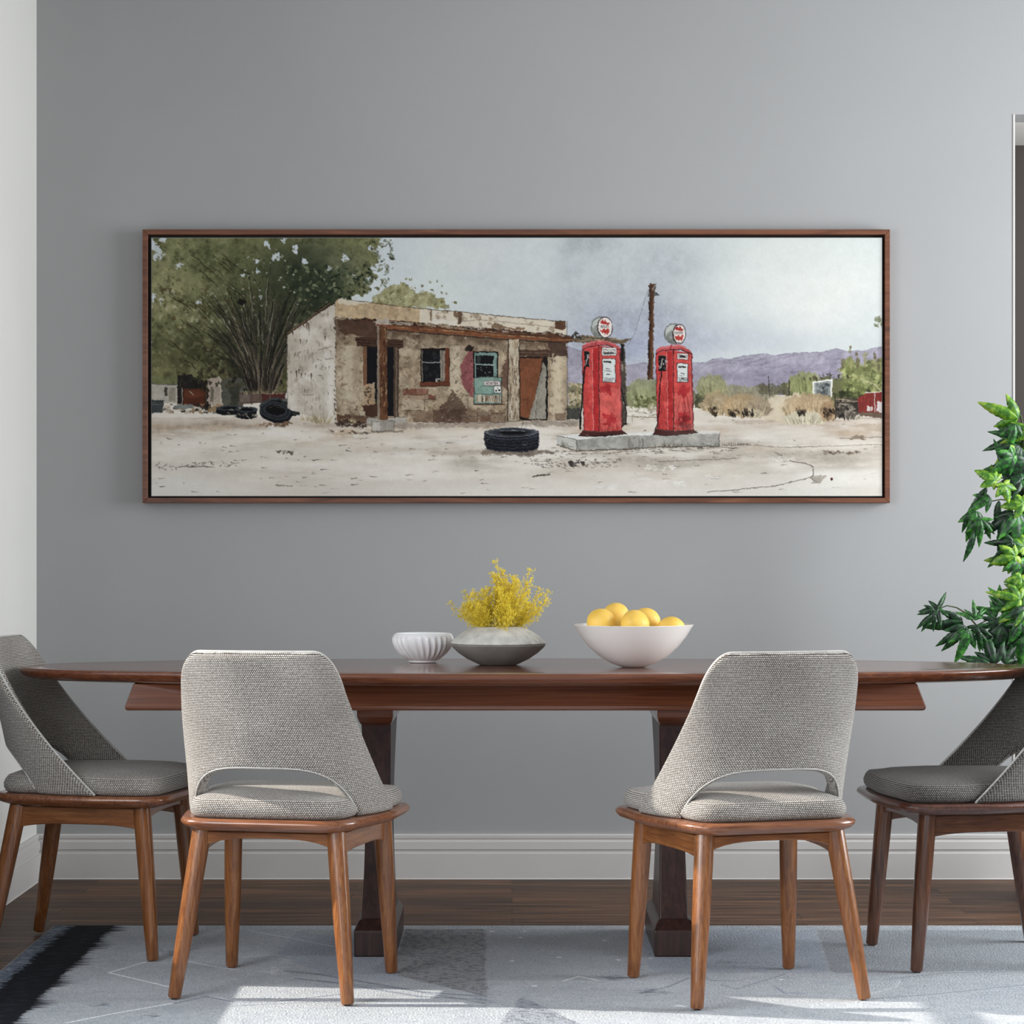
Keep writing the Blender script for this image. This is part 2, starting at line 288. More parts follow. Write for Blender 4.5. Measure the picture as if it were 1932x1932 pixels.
# ---------------------------------------------------------------- a small software painter (procedural pigment maps)
class Paint:
    def __init__(s, x0, y0, x1, y1, seed=1, step=1.0):
        s.x0, s.y0, s.step = x0, y0, step
        s.w, s.h = int(round((x1-x0)/step)), int(round((y1-y0)/step))
        s.img = np.zeros((s.h, s.w, 3), np.float32)
        s.rs = np.random.RandomState(seed); s.r = random.Random(seed)
        s.warp = (s.noise(9, 3)-.5, s.noise(9, 3)-.5, s.noise(3, 2)-.5, s.noise(3, 2)-.5)
    def noise(s, scale, octv=3, sx=1.0, sy=1.0):
        out = np.zeros((s.h, s.w), np.float32); amp = 1.0; tot = 0
        for o in range(octv):
            cx, cy = max(scale*sx/(2**o), 1.0), max(scale*sy/(2**o), 1.0)
            gw, gh = int(s.w/cx)+3, int(s.h/cy)+3
            g = s.rs.rand(gh, gw).astype(np.float32)
            fx = np.arange(s.w)/cx; fy = np.arange(s.h)/cy
            ix, iy = fx.astype(int), fy.astype(int)
            tx, ty = fx-ix, fy-iy; tx = tx*tx*(3-2*tx); ty = (ty*ty*(3-2*ty))[:, None]
            a = g[iy][:, ix]; b = g[iy][:, ix+1]; c = g[iy+1][:, ix]; d = g[iy+1][:, ix+1]
            out += amp*((a*(1-tx)+b*tx)*(1-ty)+(c*(1-tx)+d*tx)*ty); tot += amp; amp *= .55
        return out/tot
    def box(s, xa, ya, xb, yb):
        i0 = max(0, int((xa-s.x0)/s.step)-1); i1 = min(s.w, int((xb-s.x0)/s.step)+2)
        j0 = max(0, int((ya-s.y0)/s.step)-1); j1 = min(s.h, int((yb-s.y0)/s.step)+2)
        if i1 <= i0 or j1 <= j0: return None
        X = s.x0+(np.arange(i0, i1)+.5)*s.step; Y = s.y0+(np.arange(j0, j1)+.5)*s.step
        return (slice(j0, j1), slice(i0, i1)), X[None, :].astype(np.float32), Y[:, None].astype(np.float32)
    def put(s, sl, m, col, a=1.0):
        m = (m*a)[..., None]
        s.img[sl] = s.img[sl]*(1-m)+np.asarray(col, np.float32)*m
    def poly(s, pts, col, a=1.0, rough=0.0, fine=0.0, soft=1.0, tex=None, col2=None):
        xs = [p[0] for p in pts]; ys = [p[1] for p in pts]; e = rough+fine+soft+1
        bb = s.box(min(xs)-e, min(ys)-e, max(xs)+e, max(ys)+e)
        if bb is None: return None
        sl, X, Y = bb
        X = X+0*Y; Y = Y+0*X
        if rough or fine:
            X = X+s.warp[0][sl]*rough*2+s.warp[2][sl]*fine*2; Y = Y+s.warp[1][sl]*rough*2+s.warp[3][sl]*fine*2
        ins = np.zeros(X.shape, bool); dm = np.full(X.shape, 1e9, np.float32)
        n = len(pts)
        for k in range(n):
            ax, ay = pts[k]; bx, by = pts[(k+1) % n]
            if ay != by:
                c = ((ay > Y) != (by > Y)) & (X < (bx-ax)*(Y-ay)/(by-ay)+ax); ins ^= c
            dx, dy = bx-ax, by-ay; L = dx*dx+dy*dy+1e-9
            t = np.clip(((X-ax)*dx+(Y-ay)*dy)/L, 0, 1)
            dm = np.minimum(dm, (X-ax-t*dx)**2+(Y-ay-t*dy)**2)
        d = np.sqrt(dm)*np.where(ins, 1, -1)
        m = np.clip(.5+d/(soft*s.step), 0, 1)
        if tex is not None: m = m*tex[sl]
        if col is not None: s.put(sl, m, col, a)
        return sl, m
    def line(s, pts, w, col, a=1.0, taper=False, jit=0.0):
        if jit: pts = [(x+s.r.uniform(-jit, jit), y+s.r.uniform(-jit, jit)) for x, y in pts]
        n = len(pts)-1
        for k in range(n):
            (ax, ay), (bx, by) = pts[k], pts[k+1]
            w0 = w*(1-k/n) if taper else w; w1 = w*(1-(k+1)/n) if taper else w
            e = w/2+1.5*s.step
            bb = s.box(min(ax, bx)-e, min(ay, by)-e, max(ax, bx)+e, max(ay, by)+e)
            if bb is None: continue
            sl, X, Y = bb; dx, dy = bx-ax, by-ay; L = dx*dx+dy*dy+1e-9
            t = np.clip(((X-ax)*dx+(Y-ay)*dy)/L, 0, 1)
            d = np.sqrt((X-ax-t*dx)**2+(Y-ay-t*dy)**2)
            hw = (w0+(w1-w0)*t)/2
            m = np.clip((hw-d)/s.step+.5, 0, 1)*np.clip(hw*2/s.step+.15, 0, 1)
            s.put(sl, m, col, a)
    def ell(s, cx, cy, rx, ry, col, a=1.0, rot=0.0, soft=1.0, ring=None, fine=0.0):
        e = max(rx, ry)+2+fine
        bb = s.box(cx-e, cy-e, cx+e, cy+e)
        if bb is None: return
        sl, X, Y = bb; X = X-cx+0*Y; Y = Y-cy+0*X
        if fine: X = X+s.warp[2][sl]*fine*2; Y = Y+s.warp[3][sl]*fine*2
        c, q = math.cos(rot), math.sin(rot); U = X*c+Y*q; V = -X*q+Y*c
        k = np.sqrt((U/rx)**2+(V/ry)**2); r = min(rx, ry)
        d = (1-k)*r
        m = np.clip(.5+d/(soft*s.step), 0, 1)
        if ring: m = m*np.clip(.5-(d-ring)/s.step, 0, 1)
        s.put(sl, m, col, a)
    def dabs(s, n, reg, sz, cols, a=(.5, .9), el=1.6, rot=None, mask=None):
        """small brush dabs at random places in reg = (x0, y0, x1, y1)"""
        for _ in range(n):
            x, y = s.r.uniform(reg[0], reg[2]), s.r.uniform(reg[1], reg[3])
            if mask is not None and not mask(x, y): continue
            z = s.r.uniform(*sz)
            s.ell(x, y, z*el, z, s.r.choice(cols), s.r.uniform(*a), s.r.uniform(-1.6, 1.6) if rot is None else rot+s.r.uniform(-.25, .25), fine=z*.9)
    def grass(s, cx, base, w, h, n, cols, wd=1.0, spread=.8, a=.8):
        for _ in range(n):
            u = s.r.uniform(-1, 1); x = cx+u*w*.5; l = h*s.r.uniform(.45, 1)*(1-.45*u*u)
            ang = u*spread+s.r.uniform(-.25, .25)
            b = base+s.r.uniform(-.12, .05)*h
            s.line([(x, b), (x+math.sin(ang)*l*.5, b-l*.55), (x+math.sin(ang)*l*1.05, b-l*math.cos(ang*.9))], wd, s.r.choice(cols), a*s.r.uniform(.6, 1), taper=True)
    def wash(s, m, col, a=1.0, sl=None):
        sl = sl or (slice(0, s.h), slice(0, s.w)); s.put(sl, m, col, a)

def inpoly(pts):
    def f(x, y):
        c = False
        for k in range(len(pts)):
            ax, ay = pts[k]; bx, by = pts[(k+1) % len(pts)]
            if (ay > y) != (by > y) and x < (bx-ax)*(y-ay)/(by-ay)+ax: c = not c
        return c
    return f

def paint_station():
    p = Paint(285, 448, 1665, 936, 7); r = p.r
    Y = p.y0+np.arange(p.h)[:, None]+np.zeros((1, p.w)); X = p.x0+np.arange(p.w)[None, :]+np.zeros((p.h, 1))
    full = (slice(0, p.h), slice(0, p.w))
    # --- sky
    p.img[:] = (213, 222, 220)
    n = p.noise(150, 4); n2 = p.noise(70, 4, 1.6, .8)
    def blob(cx, cy, rx, ry): return np.exp(-((X-cx)/rx)**2-((Y-cy)/ry)**2)
    p.wash(np.clip((n-.38)*3.0, 0, 1), (198, 206, 210), .75); p.wash(np.clip((n2-.55)*4, 0, 1)*np.clip(1.3-abs(X-1200)/330, 0, 1), (186, 193, 200), .6)
    for cx, cy, rx, ry, c, a in ((1180, 590, 170, 60, (166, 173, 188), .95), (1260, 500, 130, 55, (182, 190, 196), .9), (1110, 455, 60, 26, (176, 185, 188), .9),
                                 (1420, 640, 170, 26, (188, 194, 206), .7), (960, 590, 120, 40, (203, 211, 212), .6), (1180, 650, 140, 34, (166, 173, 196), .9),
                                 (1560, 560, 150, 90, (229, 232, 226), .9), (1420, 540, 100, 50, (224, 229, 224), .8), (1500, 470, 160, 40, (220, 226, 219), .7), (860, 480, 120, 40, (221, 226, 221), .6), (740, 480, 60, 80, (203, 214, 220), .7)):
        p.wash(np.clip(blob(cx, cy, rx, ry)*(.55+.9*n2), 0, 1), c, a)
    p.wash(np.clip(blob(1400, 590, 60, 16)*(n2*2-.6), 0, 1), (235, 238, 233), .7)
    # --- mountains
    ridge = [(1068, 652), (1100, 664), (1130, 690), (1180, 689), (1222, 683), (1262, 684), (1308, 683), (1331, 684), (1345, 677), (1359, 674), (1375, 677), (1400, 671), (1440, 667), (1462, 670), (1482, 666), (1510, 665), (1545, 664), (1562, 661), (1580, 657), (1599, 662), (1630, 661), (1650, 656), (1666, 653)]
    p.poly(ridge+[(1666, 760), (1068, 760)], (166, 161, 178), 1, 0, 1.2)
    for k in range(4):
        a = [(x, y+12+k*13+5*math.sin(x*.03+k*2)+r.uniform(-2, 2)) for x, y in ridge[8:]]
        p.poly(a+[(1666, 760), (1340, 760)], (158-12*(k % 2), 152-(k % 2)*12, 172-(k % 2)*10), .4, 5, 2, 3)
    for _ in range(26):
        x = r.uniform(1330, 1600); y = r.uniform(675, 712)
        p.line([(x, y), (x+r.uniform(8, 18), y-r.uniform(1, 5)), (x+r.uniform(22, 40), y-r.uniform(3, 11))], 1.0, (120, 112, 138), .55)
    for pts in (ridge, [(1385, 700), (1410, 690), (1440, 686), (1470, 676), (1505, 668)], [(1480, 702), (1510, 700), (1545, 690), (1562, 686)], [(1575, 686), (1590, 678), (1606, 671)]):
        p.line(pts, 1.0, (126, 118, 142), .75)
    p.wash(np.clip((p.noise(26, 3, 2, .8)-.52)*4, 0, 1)*(Y > 664)*(Y < 735)*(X > 1308), (186, 178, 198), .35)
    # --- far desert band and ground
    g0 = 745
    gr = [(280, 742), (545, 742), (560, 770), (640, 790), (1070, 788), (1075, 738), (1310, 742), (1666, 748), (1666, 940), (285, 940)]
    p.poly(gr, (229, 221, 207), 1, 0, 1)
    # --- ground washes
    gm = (Y > 786).astype(np.float32); gn = p.noise(120, 4, 2.2, .55); gn2 = p.noise(46, 4, 3, .6); gn3 = p.noise(16, 3, 4, .6)
    p.wash(np.clip((gn-.42)*3.5, 0, 1)*gm, (212, 197, 180), .7)
    p.wash(np.clip((gn2-.5)*4, 0, 1)*gm, (220, 208, 192), .7)
    p.wash(np.clip((gn3-.58)*5, 0, 1)*gm*np.clip((860-Y)/60, 0, 1), (168, 148, 128), .45)
    p.wash(np.clip((Y-872)/55, 0, 1)*np.clip(.3+gn2*1.2, 0, 1), (230, 226, 216), .85)
    p.wash(blob(1600, 900, 130, 30), (236, 233, 224), .85); p.wash(blob(330, 915, 70, 30), (228, 226, 218), .8)
    p.wash(blob(1390, 835, 110, 14), (190, 182, 170), .8); p.wash(blob(1270, 865, 200, 12), (184, 176, 164), .75); p.wash(blob(1440, 845, 60, 8), (196, 176, 150), .7)
    p.wash(blob(860, 812, 150, 8)*(.5+gn3), (222, 200, 168), .8); p.wash(blob(850, 832, 60, 5), (230, 224, 214), .9); p.wash(blob(1060, 812, 60, 5), (230, 222, 208), .9)
    p.wash(blob(880, 850, 170, 7)*(.3+gn3), (170, 154, 136), .7); p.wash(blob(500, 800, 200, 8)*(.2+gn3), (176, 154, 130), .7); p.wash(blob(1550, 800, 130, 8)*(.3+gn3), (176, 148, 120), .6)
    p.poly([(640, 799), (800, 797), (1090, 792), (1090, 802), (920, 806), (760, 808), (640, 803)], (150, 136, 120), .8, 3, 2, 3)
    gq = p.noise(34, 4, 3.5, .6); gm2 = np.clip((Y-792)/10, 0, 1)*np.clip((930-Y)/40, 0, 1)
    p.wash(np.clip((gq-.46)*4, 0, 1)*gm2*np.exp(-((Y-858)/34)**2)*np.clip((X-600)/300, .25, 1), (178, 168, 152), .8)
    p.wash(np.clip((gq-.52)*5, 0, 1)*gm2*np.exp(-((Y-812)/20)**2), (190, 160, 128), .7)
    p.wash(np.clip((.46-gq)*5, 0, 1)*gm2, (240, 235, 224), .7)
    # --- left foliage
    fol = [(280, 440), (715, 440), (718, 458), (706, 474), (716, 490), (700, 506), (712, 520), (694, 540), (690, 556), (640, 566), (620, 580), (545, 632), (545, 745), (280, 735)]
    p.poly(fol, (136, 136, 90), 1, 8, 3)
    fm, slf = p.poly(fol, None, 1, 8, 3)[1], p.poly(fol, None, 1, 8, 3)[0]
    fn = p.noise(60, 4)[slf]; fn2 = p.noise(26, 4)[slf]; fn3 = p.noise(8, 3)[slf]; Xf, Yf = X[slf], Y[slf]
    B = lambda cx, cy, rx, ry: np.exp(-((Xf-cx)/rx)**2-((Yf-cy)/ry)**2)
    def W(m, c, a): p.put(slf, np.clip(m, 0, 1)*fm, c, a)
    W((fn-.42)*4, (106, 112, 68), .7); W(B(320, 530, 50, 70)*1.1, (160, 158, 112), .7); W(B(410, 480, 60, 30)*(.4+fn2), (88, 98, 58), .8)
    W(B(450, 560, 60, 60)*(fn2*2.2-.5), (66, 74, 44), .8); W(B(590, 480, 40, 40), (100, 106, 76), .8); W(B(605, 565, 45, 40)*(.5+fn2), (38, 54, 36), .95)
    W(B(540, 540, 60, 70)*(.3+fn2), (52, 64, 42), .85); W(B(400, 660, 110, 40)*(fn2*2.4-.3), (60, 62, 38), .85); W(B(470, 710, 50, 30), (44, 42, 32), .9)
    W(B(640, 510, 50, 35)*(.4+fn2), (118, 122, 92), .8); W(B(500, 610, 60, 60)*(.3+fn3), (44, 48, 34), .75); W(B(545, 690, 12, 60), (122, 112, 50), .9)
    W((fn3-.60)*9*(fn2 > .5), (80, 82, 46), .5)
    W(B(310, 690, 50, 40)*(fn3*2-.4), (104, 100, 62), .7)
    W(B(560, 520, 60, 60)*(.2+fn2), (60, 68, 50), .8); W(B(600, 540, 50, 50)*(fn2*1.6), (40, 54, 38), .9); W(B(500, 660, 70, 60)*(.3+fn3), (38, 38, 28), .8); W(np.clip((fn3-.52)*6, 0, 1)*np.clip(fn2*1.5-.2, 0, 1), (78, 82, 50), .45); W(np.clip((.44-fn3)*6, 0, 1)*(Xf < 430), (158, 154, 112), .4)
    # sky holes
    for cx, cy, rx, ry in ((289, 470, 11, 20), (308, 450, 9, 7), (300, 484, 8, 8), (340, 500, 10, 3), (288, 560, 6, 10), (303, 568, 3, 7), (502, 463, 7, 9), (483, 492, 7, 4), (486, 508, 4, 6), (455, 520, 6, 4), (520, 480, 8, 10), (560, 468, 7, 9), (575, 492, 5, 6), (490, 560, 4, 5), (650, 486, 9, 6), (695, 530, 10, 9), (668, 520, 5, 3), (372, 570, 5, 3), (620, 505, 5, 3), (460, 620, 4, 4), (430, 606, 4, 3), (700, 468, 8, 4), (535, 452, 6, 7)):
        for k in range(6): p.ell(cx+r.uniform(-rx, rx)*.7, cy+r.uniform(-ry, ry)*.7, rx*r.uniform(.25, .6), ry*r.uniform(.25, .6), (205, 216, 222), .9, r.uniform(-1, 1), fine=3)
    inf = inpoly(fol)
    p.dabs(330, (290, 450, 705, 700), (1.0, 2.8), [(84, 88, 52), (74, 76, 44), (100, 102, 62), (92, 80, 44)], (.25, .6), 1.5, mask=inf)
    p.dabs(300, (370, 640, 530, 735), (1.2, 4.0), [(34, 34, 24), (52, 50, 30), (74, 66, 42), (104, 98, 62)], (.5, .9), 1.6)
    p.dabs(420, (540, 500, 715, 612), (1.0, 3.0), [(30, 44, 30), (42, 58, 38), (70, 80, 52), (140, 146, 108)], (.5, .9), 1.5, mask=inf)
    p.dabs(170, (440, 470, 560, 620), (.8, 2.2), [(206, 212, 204), (120, 126, 92), (34, 40, 28), (60, 66, 44)], (.4, .8), 1.2, mask=inf)
    p.dabs(150, (300, 540, 480, 620), (1.2, 3.6), [(96, 82, 40), (82, 76, 40), (186, 184, 150)], (.4, .8), 1.3)
    p.dabs(60, (690, 450, 740, 545), (1.0, 2.8), [(122, 126, 96), (92, 98, 66), (60, 64, 44)], (.5, .9), 2.2)
    for _ in range(60):                                                            # wispy right edge
        x, y = r.uniform(640, 705), r.uniform(455, 530); p.line([(x, y), (x+r.uniform(6, 14), y+r.uniform(-2, 6)), (x+r.uniform(14, 26), y+r.uniform(0, 16))], 1.4, (104, 108, 80), .7, taper=True)
    # shrub behind the roof
    sh = [(700, 566), (712, 552), (722, 548), (738, 534), (748, 540), (760, 530), (776, 546), (790, 556), (800, 548), (822, 560), (834, 562), (842, 580), (700, 578)]
    p.poly(sh, (166, 162, 116), 1, 4, 3)
    p.dabs(160, (705, 528, 850, 582), (1.5, 4.5), [(150, 146, 98), (186, 184, 142), (128, 122, 76), (174, 170, 122)], (.5, .9), 1.5, mask=inpoly(sh))
    p.dabs(34, (700, 525, 862, 585), (1.0, 2.4), [(110, 106, 66), (140, 138, 92)], (.7, 1), 1.8)
    # fan of branches from the trunk
    for k in range(330):
        u = r.uniform(-1, 1); u = math.copysign(abs(u)**.8, u); L = r.uniform(130, 300)*(1-.2*abs(u)); ang = u*.82
        bx = 493+u*22+r.uniform(-6, 6); by = 738
        f = r.uniform(.35, 1.0) if k % 3 else 0
        pts = []
        for t in (f*.35, f*.35+.2, f*.35+.4, f*.35+.65):
            t = min(t, 1); aa = ang*(t**.55); pts.append((bx+L*t*math.sin(aa)*1.0, by-L*t*math.cos(aa*.85)))
        c = r.choice([(36, 34, 26), (58, 52, 40), (92, 82, 66), (124, 112, 92), (28, 30, 24), (76, 80, 54), (48, 56, 38)])
        if pts[-1][1] < 452 and r.random() < .5: continue
        p.line(pts, r.uniform(1.2, 3.4), c, r.uniform(.55, .95), taper=True)
    for k in range(150):
        u = r.uniform(-.75, .8); ang = u*.8; L = r.uniform(210, 292)*(1-.15*abs(u)); f = r.uniform(.35, .62); bx = 494+u*20; pts = []
        for t in (f, f+.10, f+.20, f+.32): aa = ang*(t**.5); pts.append((bx+L*t*math.sin(aa)+r.uniform(-2, 2), 738-L*t*math.cos(aa*.85)))
        p.line([q for q in pts if q[1] > 450], r.uniform(1.0, 2.4), r.choice([(40, 42, 30), (34, 34, 28), (84, 78, 60), (52, 48, 36), (150, 146, 126)]), r.uniform(.5, .95), taper=True)
    for k in range(70):
        u = r.uniform(-1, 1); bx = 494+u*24; p.line([(bx*1.0, 742), (bx+u*14+r.uniform(-4, 4), 700), (bx+u*38+r.uniform(-5, 5), 655)], r.uniform(1.5, 3.6), r.choice([(96, 82, 68), (134, 118, 98), (38, 32, 26), (70, 60, 48), (30, 28, 24)]), .85, taper=True)
    for k in range(46):                                                            # thin twigs at the left
        x, y = r.uniform(315, 440), r.uniform(475, 690); d = r.uniform(.3, 1.0)
        p.line([(x, y), (x+12*d+r.uniform(-2, 2), y+9*d), (x+28*d, y+20*d+r.uniform(-4, 4)), (x+44*d, y+36*d)], 1.5, (50, 44, 26), r.uniform(.5, .9))
    p.ell(455, 569, 9, 5, (28, 26, 20), .95, fine=3)
    # --- left background yard
    p.poly([(283, 722), (335, 724), (335, 760), (283, 760)], (182, 176, 162), 1, 0, 1); p.line([(283, 723), (335, 725)], 2, (96, 90, 80))
    p.poly([(318, 731), (330, 731), (330, 757), (318, 757)], (160, 150, 134), 1, 0, 1); p.poly([(309, 730), (315, 730), (315, 746), (309, 746)], (84, 78, 68)); 
    p.poly([(286, 712), (335, 708), (335, 722), (286, 722)], (122, 128, 82), .8, 4, 2)
    p.poly([(333, 708), (362, 706), (368, 716), (398, 718), (398, 766), (333, 762)], (44, 38, 34), 1, 1, 1)
    p.poly([(345, 733), (386, 732), (386, 768), (345, 764)], (96, 48, 28), 1, 0, 1); p.poly([(348, 735), (384, 734), (384, 748), (348, 750)], (116, 62, 38), .6, 1, 1)
    p.line([(343, 732), (343, 764)], 1.6, (160, 150, 136)); p.line([(357, 737), (364, 744)], 1, (190, 180, 160)); p.line([(388, 728), (388, 762)], 1.6, (104, 76, 56))
    p.poly([(390, 716), (414, 708), (418, 720), (418, 764), (392, 764)], (176, 160, 142), 1, 2, 1); p.poly([(396, 730), (402, 730), (402, 758), (396, 758)], (120, 112, 96)); p.line([(415, 715), (416, 764)], 1.4, (210, 200, 180))
    p.poly([(418, 716), (455, 712), (470, 740), (456, 768), (418, 768)], (92, 92, 80), 1, 2, 2); p.poly([(430, 720), (452, 724), (448, 765), (436, 764)], (58, 58, 48), .7, 3, 2, 3)
    p.dabs(70, (336, 700, 470, 735), (1.2, 3.2), [(34, 32, 22), (88, 82, 54), (60, 58, 38)], (.6, .9), 1.6)
    p.poly([(284, 755), (308, 755), (306, 778), (284, 779)], (74, 80, 80), 1, 0, 1); p.line([(284, 755), (308, 755)], 2, (50, 54, 54)); p.line([(284, 762), (307, 762)], 1, (120, 124, 120))
    p.dabs(70, (308, 762, 415, 778), (1.2, 3.0), [(196, 184, 162), (52, 46, 40), (150, 124, 92), (30, 28, 26)], (.6, .95), 2.0, rot=0)
    p.poly([(328, 764), (364, 762), (364, 770), (328, 771)], (128, 134, 130)); p.poly([(390, 778), (402, 764), (416, 762), (422, 776)], (168, 136, 96), .95, 2, 2)
    # planter, barrel, tyres
    p.poly([(449, 741), (538, 739), (538, 752), (500, 760), (450, 762)], (104, 84, 74), 1, 0, 1)
    for x0, x1, c in ((452, 470, (128, 114, 104)), (494, 506, (92, 34, 28)), (510, 536, (96, 36, 30)), (476, 490, (120, 96, 84))): p.poly([(x0, 743), (x1, 742), (x1, 756), (x0, 758)], c, .75, 1, 1)
    p.line([(449, 741), (538, 739)], 1.6, (36, 28, 24)); p.grass(493, 742, 84, 12, 90, [(206, 190, 150), (176, 158, 118), (120, 104, 74)], 1.2)
    p.poly([(530, 754), (566, 752), (566, 782), (530, 786)], (52, 58, 56), 1, 0, 1); p.ell(548, 753, 18, 3, (104, 108, 102)); 
    for k in range(10): p.line([(534+k*3.3, 757), (534+k*3.3, 784)], .8, (34, 38, 38), .7)
    def tire(cx, cy, rx, ry, h, rot=0.0):
        p.ell(cx, cy+h, rx, ry, (24, 27, 33), 1, rot); p.poly([(cx-rx, cy), (cx+rx, cy), (cx+rx, cy+h), (cx-rx, cy+h)], (24, 27, 33)); p.ell(cx, cy, rx, ry, (44, 48, 54), 1, rot)
        p.ell(cx, cy, rx, ry, (92, 98, 102), .8, rot, ring=1.0); p.ell(cx, cy, rx*.74, ry*.74, (72, 78, 82), .8, rot, ring=.9); p.ell(cx, cy+ry*.06, rx*.6, ry*.55, (12, 14, 20), 1, rot)
    tire(433, 769, 26, 5, 9); tire(464, 772, 20, 5, 13); p.dabs(14, (415, 768, 486, 786), (.8, 1.8), [(190, 180, 160), (140, 130, 110)], (.5, .9), 2.2)
    p.ell(510, 760, 22, 9, (70, 74, 76), 1, -.35); p.ell(512, 762, 20, 7, (26, 28, 32), 1, -.35)
    p.ell(520, 778, 31, 19, (22, 25, 31), 1, .15); p.ell(519, 774, 29, 16.5, (40, 44, 50), 1, .15); p.ell(519, 774, 29, 16.5, (84, 90, 94), .8, .15, ring=1.1); p.ell(518, 773, 22, 11.5, (88, 92, 96), .7, .15, ring=1.0)
    p.ell(519, 773, 18, 9, (12, 13, 18), 1, .15); p.line([(506, 769), (518, 765), (533, 770)], 1.3, (98, 84, 70), .8)
    # --- building, side wall
    side = [(541, 631), (575, 606), (630, 572), (634, 797), (610, 792), (541, 770)]
    sl, m = p.poly(side, (206, 196, 180), 1, 0, 1)
    wn = p.noise(22, 4)[sl]; wn2 = p.noise(7, 3, .7, 1.6)[sl]; Xs, Ys = X[sl], Y[sl]
    p.put(sl, m*np.clip((wn-.45)*4, 0, 1), (188, 176, 158), .7); p.put(sl, m*np.clip((wn2-.6)*6, 0, 1), (150, 134, 114), .55); p.put(sl, m*np.clip((.42-wn)*5, 0, 1), (224, 218, 206), .8)
    p.put(sl, m*np.exp(-((Xs-622)/9)**2)*np.clip((Ys-650)/60, 0, 1), (232, 226, 214), .8)
    ins = inpoly(side)
    for _ in range(70):
        x, y = r.uniform(545, 632), r.uniform(600, 785)
        if ins(x, y): p.line([(x, y), (x+r.uniform(-1.5, 1.5), y+r.uniform(2, 11))], r.uniform(.8, 2.4), r.choice([(104, 84, 64), (132, 112, 90), (70, 56, 44)]), r.uniform(.4, .9), taper=True)
    for x, y, h in ((578, 608, 16), (582, 610, 18), (552, 626, 8), (558, 700, 24), (586, 705, 22), (566, 640, 10), (562, 696, 12)): p.line([(x, y), (x+1, y+h)], 3, (92, 70, 52), .85, taper=True)
    for a, b in (((600, 660), (626, 652)), ((612, 677), (628, 675)), ((598, 676), (606, 680)), ((571, 745), (590, 744)), ((600, 708), (606, 708))): p.line([a, b], 1.2, (92, 76, 58), .7)
    p.line([(540, 631), (575, 607), (600, 589), (626, 573)], 3.2, (74, 50, 38)); p.line([(540, 629), (575, 605), (622, 570)], 1.3, (150, 118, 92)); p.line([(595, 588), (622, 569)], 2.4, (58, 38, 30))
    p.line([(541, 631), (541, 770)], 1, (110, 100, 86), .8)
    # --- front wall
    front = [(631, 568), (638, 563), (700, 570), (760, 578), (868, 588), (960, 597), (1067, 606), (1068, 625), (1070, 792), (634, 798)]
    sl, m = p.poly(front, (190, 170, 140), 1, 0, 1)
    wn = p.noise(34, 4)[sl]; wn2 = p.noise(9, 3)[sl]; Xs, Ys = X[sl], Y[sl]; aw = 600+(Xs-632)*.078
    below = Ys > aw
    p.put(sl, m*below, (176, 156, 126), .8)
    p.put(sl, m*below*np.clip((wn-.42)*4, 0, 1), (152, 130, 102), .7); p.put(sl, m*below*np.clip((.46-wn)*5, 0, 1), (202, 184, 154), .6)
    p.put(sl, m*below*np.clip(1-(Ys-aw)/52+(wn2-.5)*.9, 0, 1), (84, 62, 46), .85)
    p.put(sl, m*below*np.clip((wn2-.6)*7, 0, 1), (110, 88, 66), .5)
    p.put(sl, m*(~below)*np.ones_like(wn), (198, 170, 128), .8); p.put(sl, m*(~below)*(Xs > 790), (222, 212, 192), .85); p.put(sl, m*(~below)*(Xs > 790)*np.clip((wn2-.55)*7, 0, 1), (150, 128, 102), .7)
    p.put(sl, m*(~below)*(Xs < 790)*np.clip((wn2-.6)*6, 0, 1), (160, 130, 92), .6)
    p.put(sl, m*np.exp(-((Xs-1052)/14)**2)*(Ys > 665), (214, 196, 164), .9); p.put(sl, m*np.exp(-((Xs-655)/16)**2)*(Ys > 650)*np.clip((790-Ys)/40, 0, 1), (206, 190, 162), .8)
    p.put(sl, m*np.exp(-((Xs-858)/11)**2)*(Ys > 650)*(Ys < 735), (206, 190, 162), .7)
    p.line([(638, 563), (700, 570), (760, 578), (868, 588), (960, 597), (1067, 606)], 1.5, (92, 80, 64), .9); p.poly([(638, 562), (668, 566), (700, 571), (660, 575), (638, 572)], (218, 206, 182), .9, 1, 1)
    p.poly([(864, 588), (872, 588), (868, 610), (863, 610)], (96, 72, 52), .9, 1, 1); p.poly([(855, 588), (866, 589), (864, 598), (854, 596)], (120, 92, 66), .9, 1, 1); p.poly([(1046, 604), (1068, 606), (1069, 616), (1062, 622), (1046, 617)], (96, 62, 42), .95, 2, 1)
    p.poly([(925, 615), (932, 606), (955, 618), (990, 616), (986, 622), (925, 620)], (122, 90, 62), .8, 2, 1); p.line([(812, 584), (812, 604)], 3, (120, 96, 68), .8, jit=.6)
    p.line([(868, 606), (900, 602), (1040, 616), (1062, 622)], 1, (130, 108, 84), .7); p.poly([(816, 600), (862, 606), (862, 612), (816, 609)], (222, 214, 200), .9, 1, 1)
    for k in range(520):
        x = r.uniform(640, 1066); y = r.uniform(aw.min()+14, 790); top = 600+(x-632)*.078
        if y < top+6: continue
        dark = r.random() < .65-.35*(y-top)/190
        p.ell(x, y, r.uniform(1, 5), r.uniform(.8, 3.4), r.choice([(96, 74, 56), (122, 98, 74), (70, 52, 40)]) if dark else r.choice([(214, 200, 172), (198, 182, 154)]), r.uniform(.2, .6), r.uniform(-1, 1), fine=4)
    for k in range(90):
        x = r.uniform(640, 1066); y = r.uniform(640, 790); d = r.uniform(4, 12); p.line([(x, y), (x+r.uniform(-d, d)*.5, y+d*.5), (x+r.uniform(-d, d), y+d)], .9, (82, 62, 48), r.uniform(.4, .8))
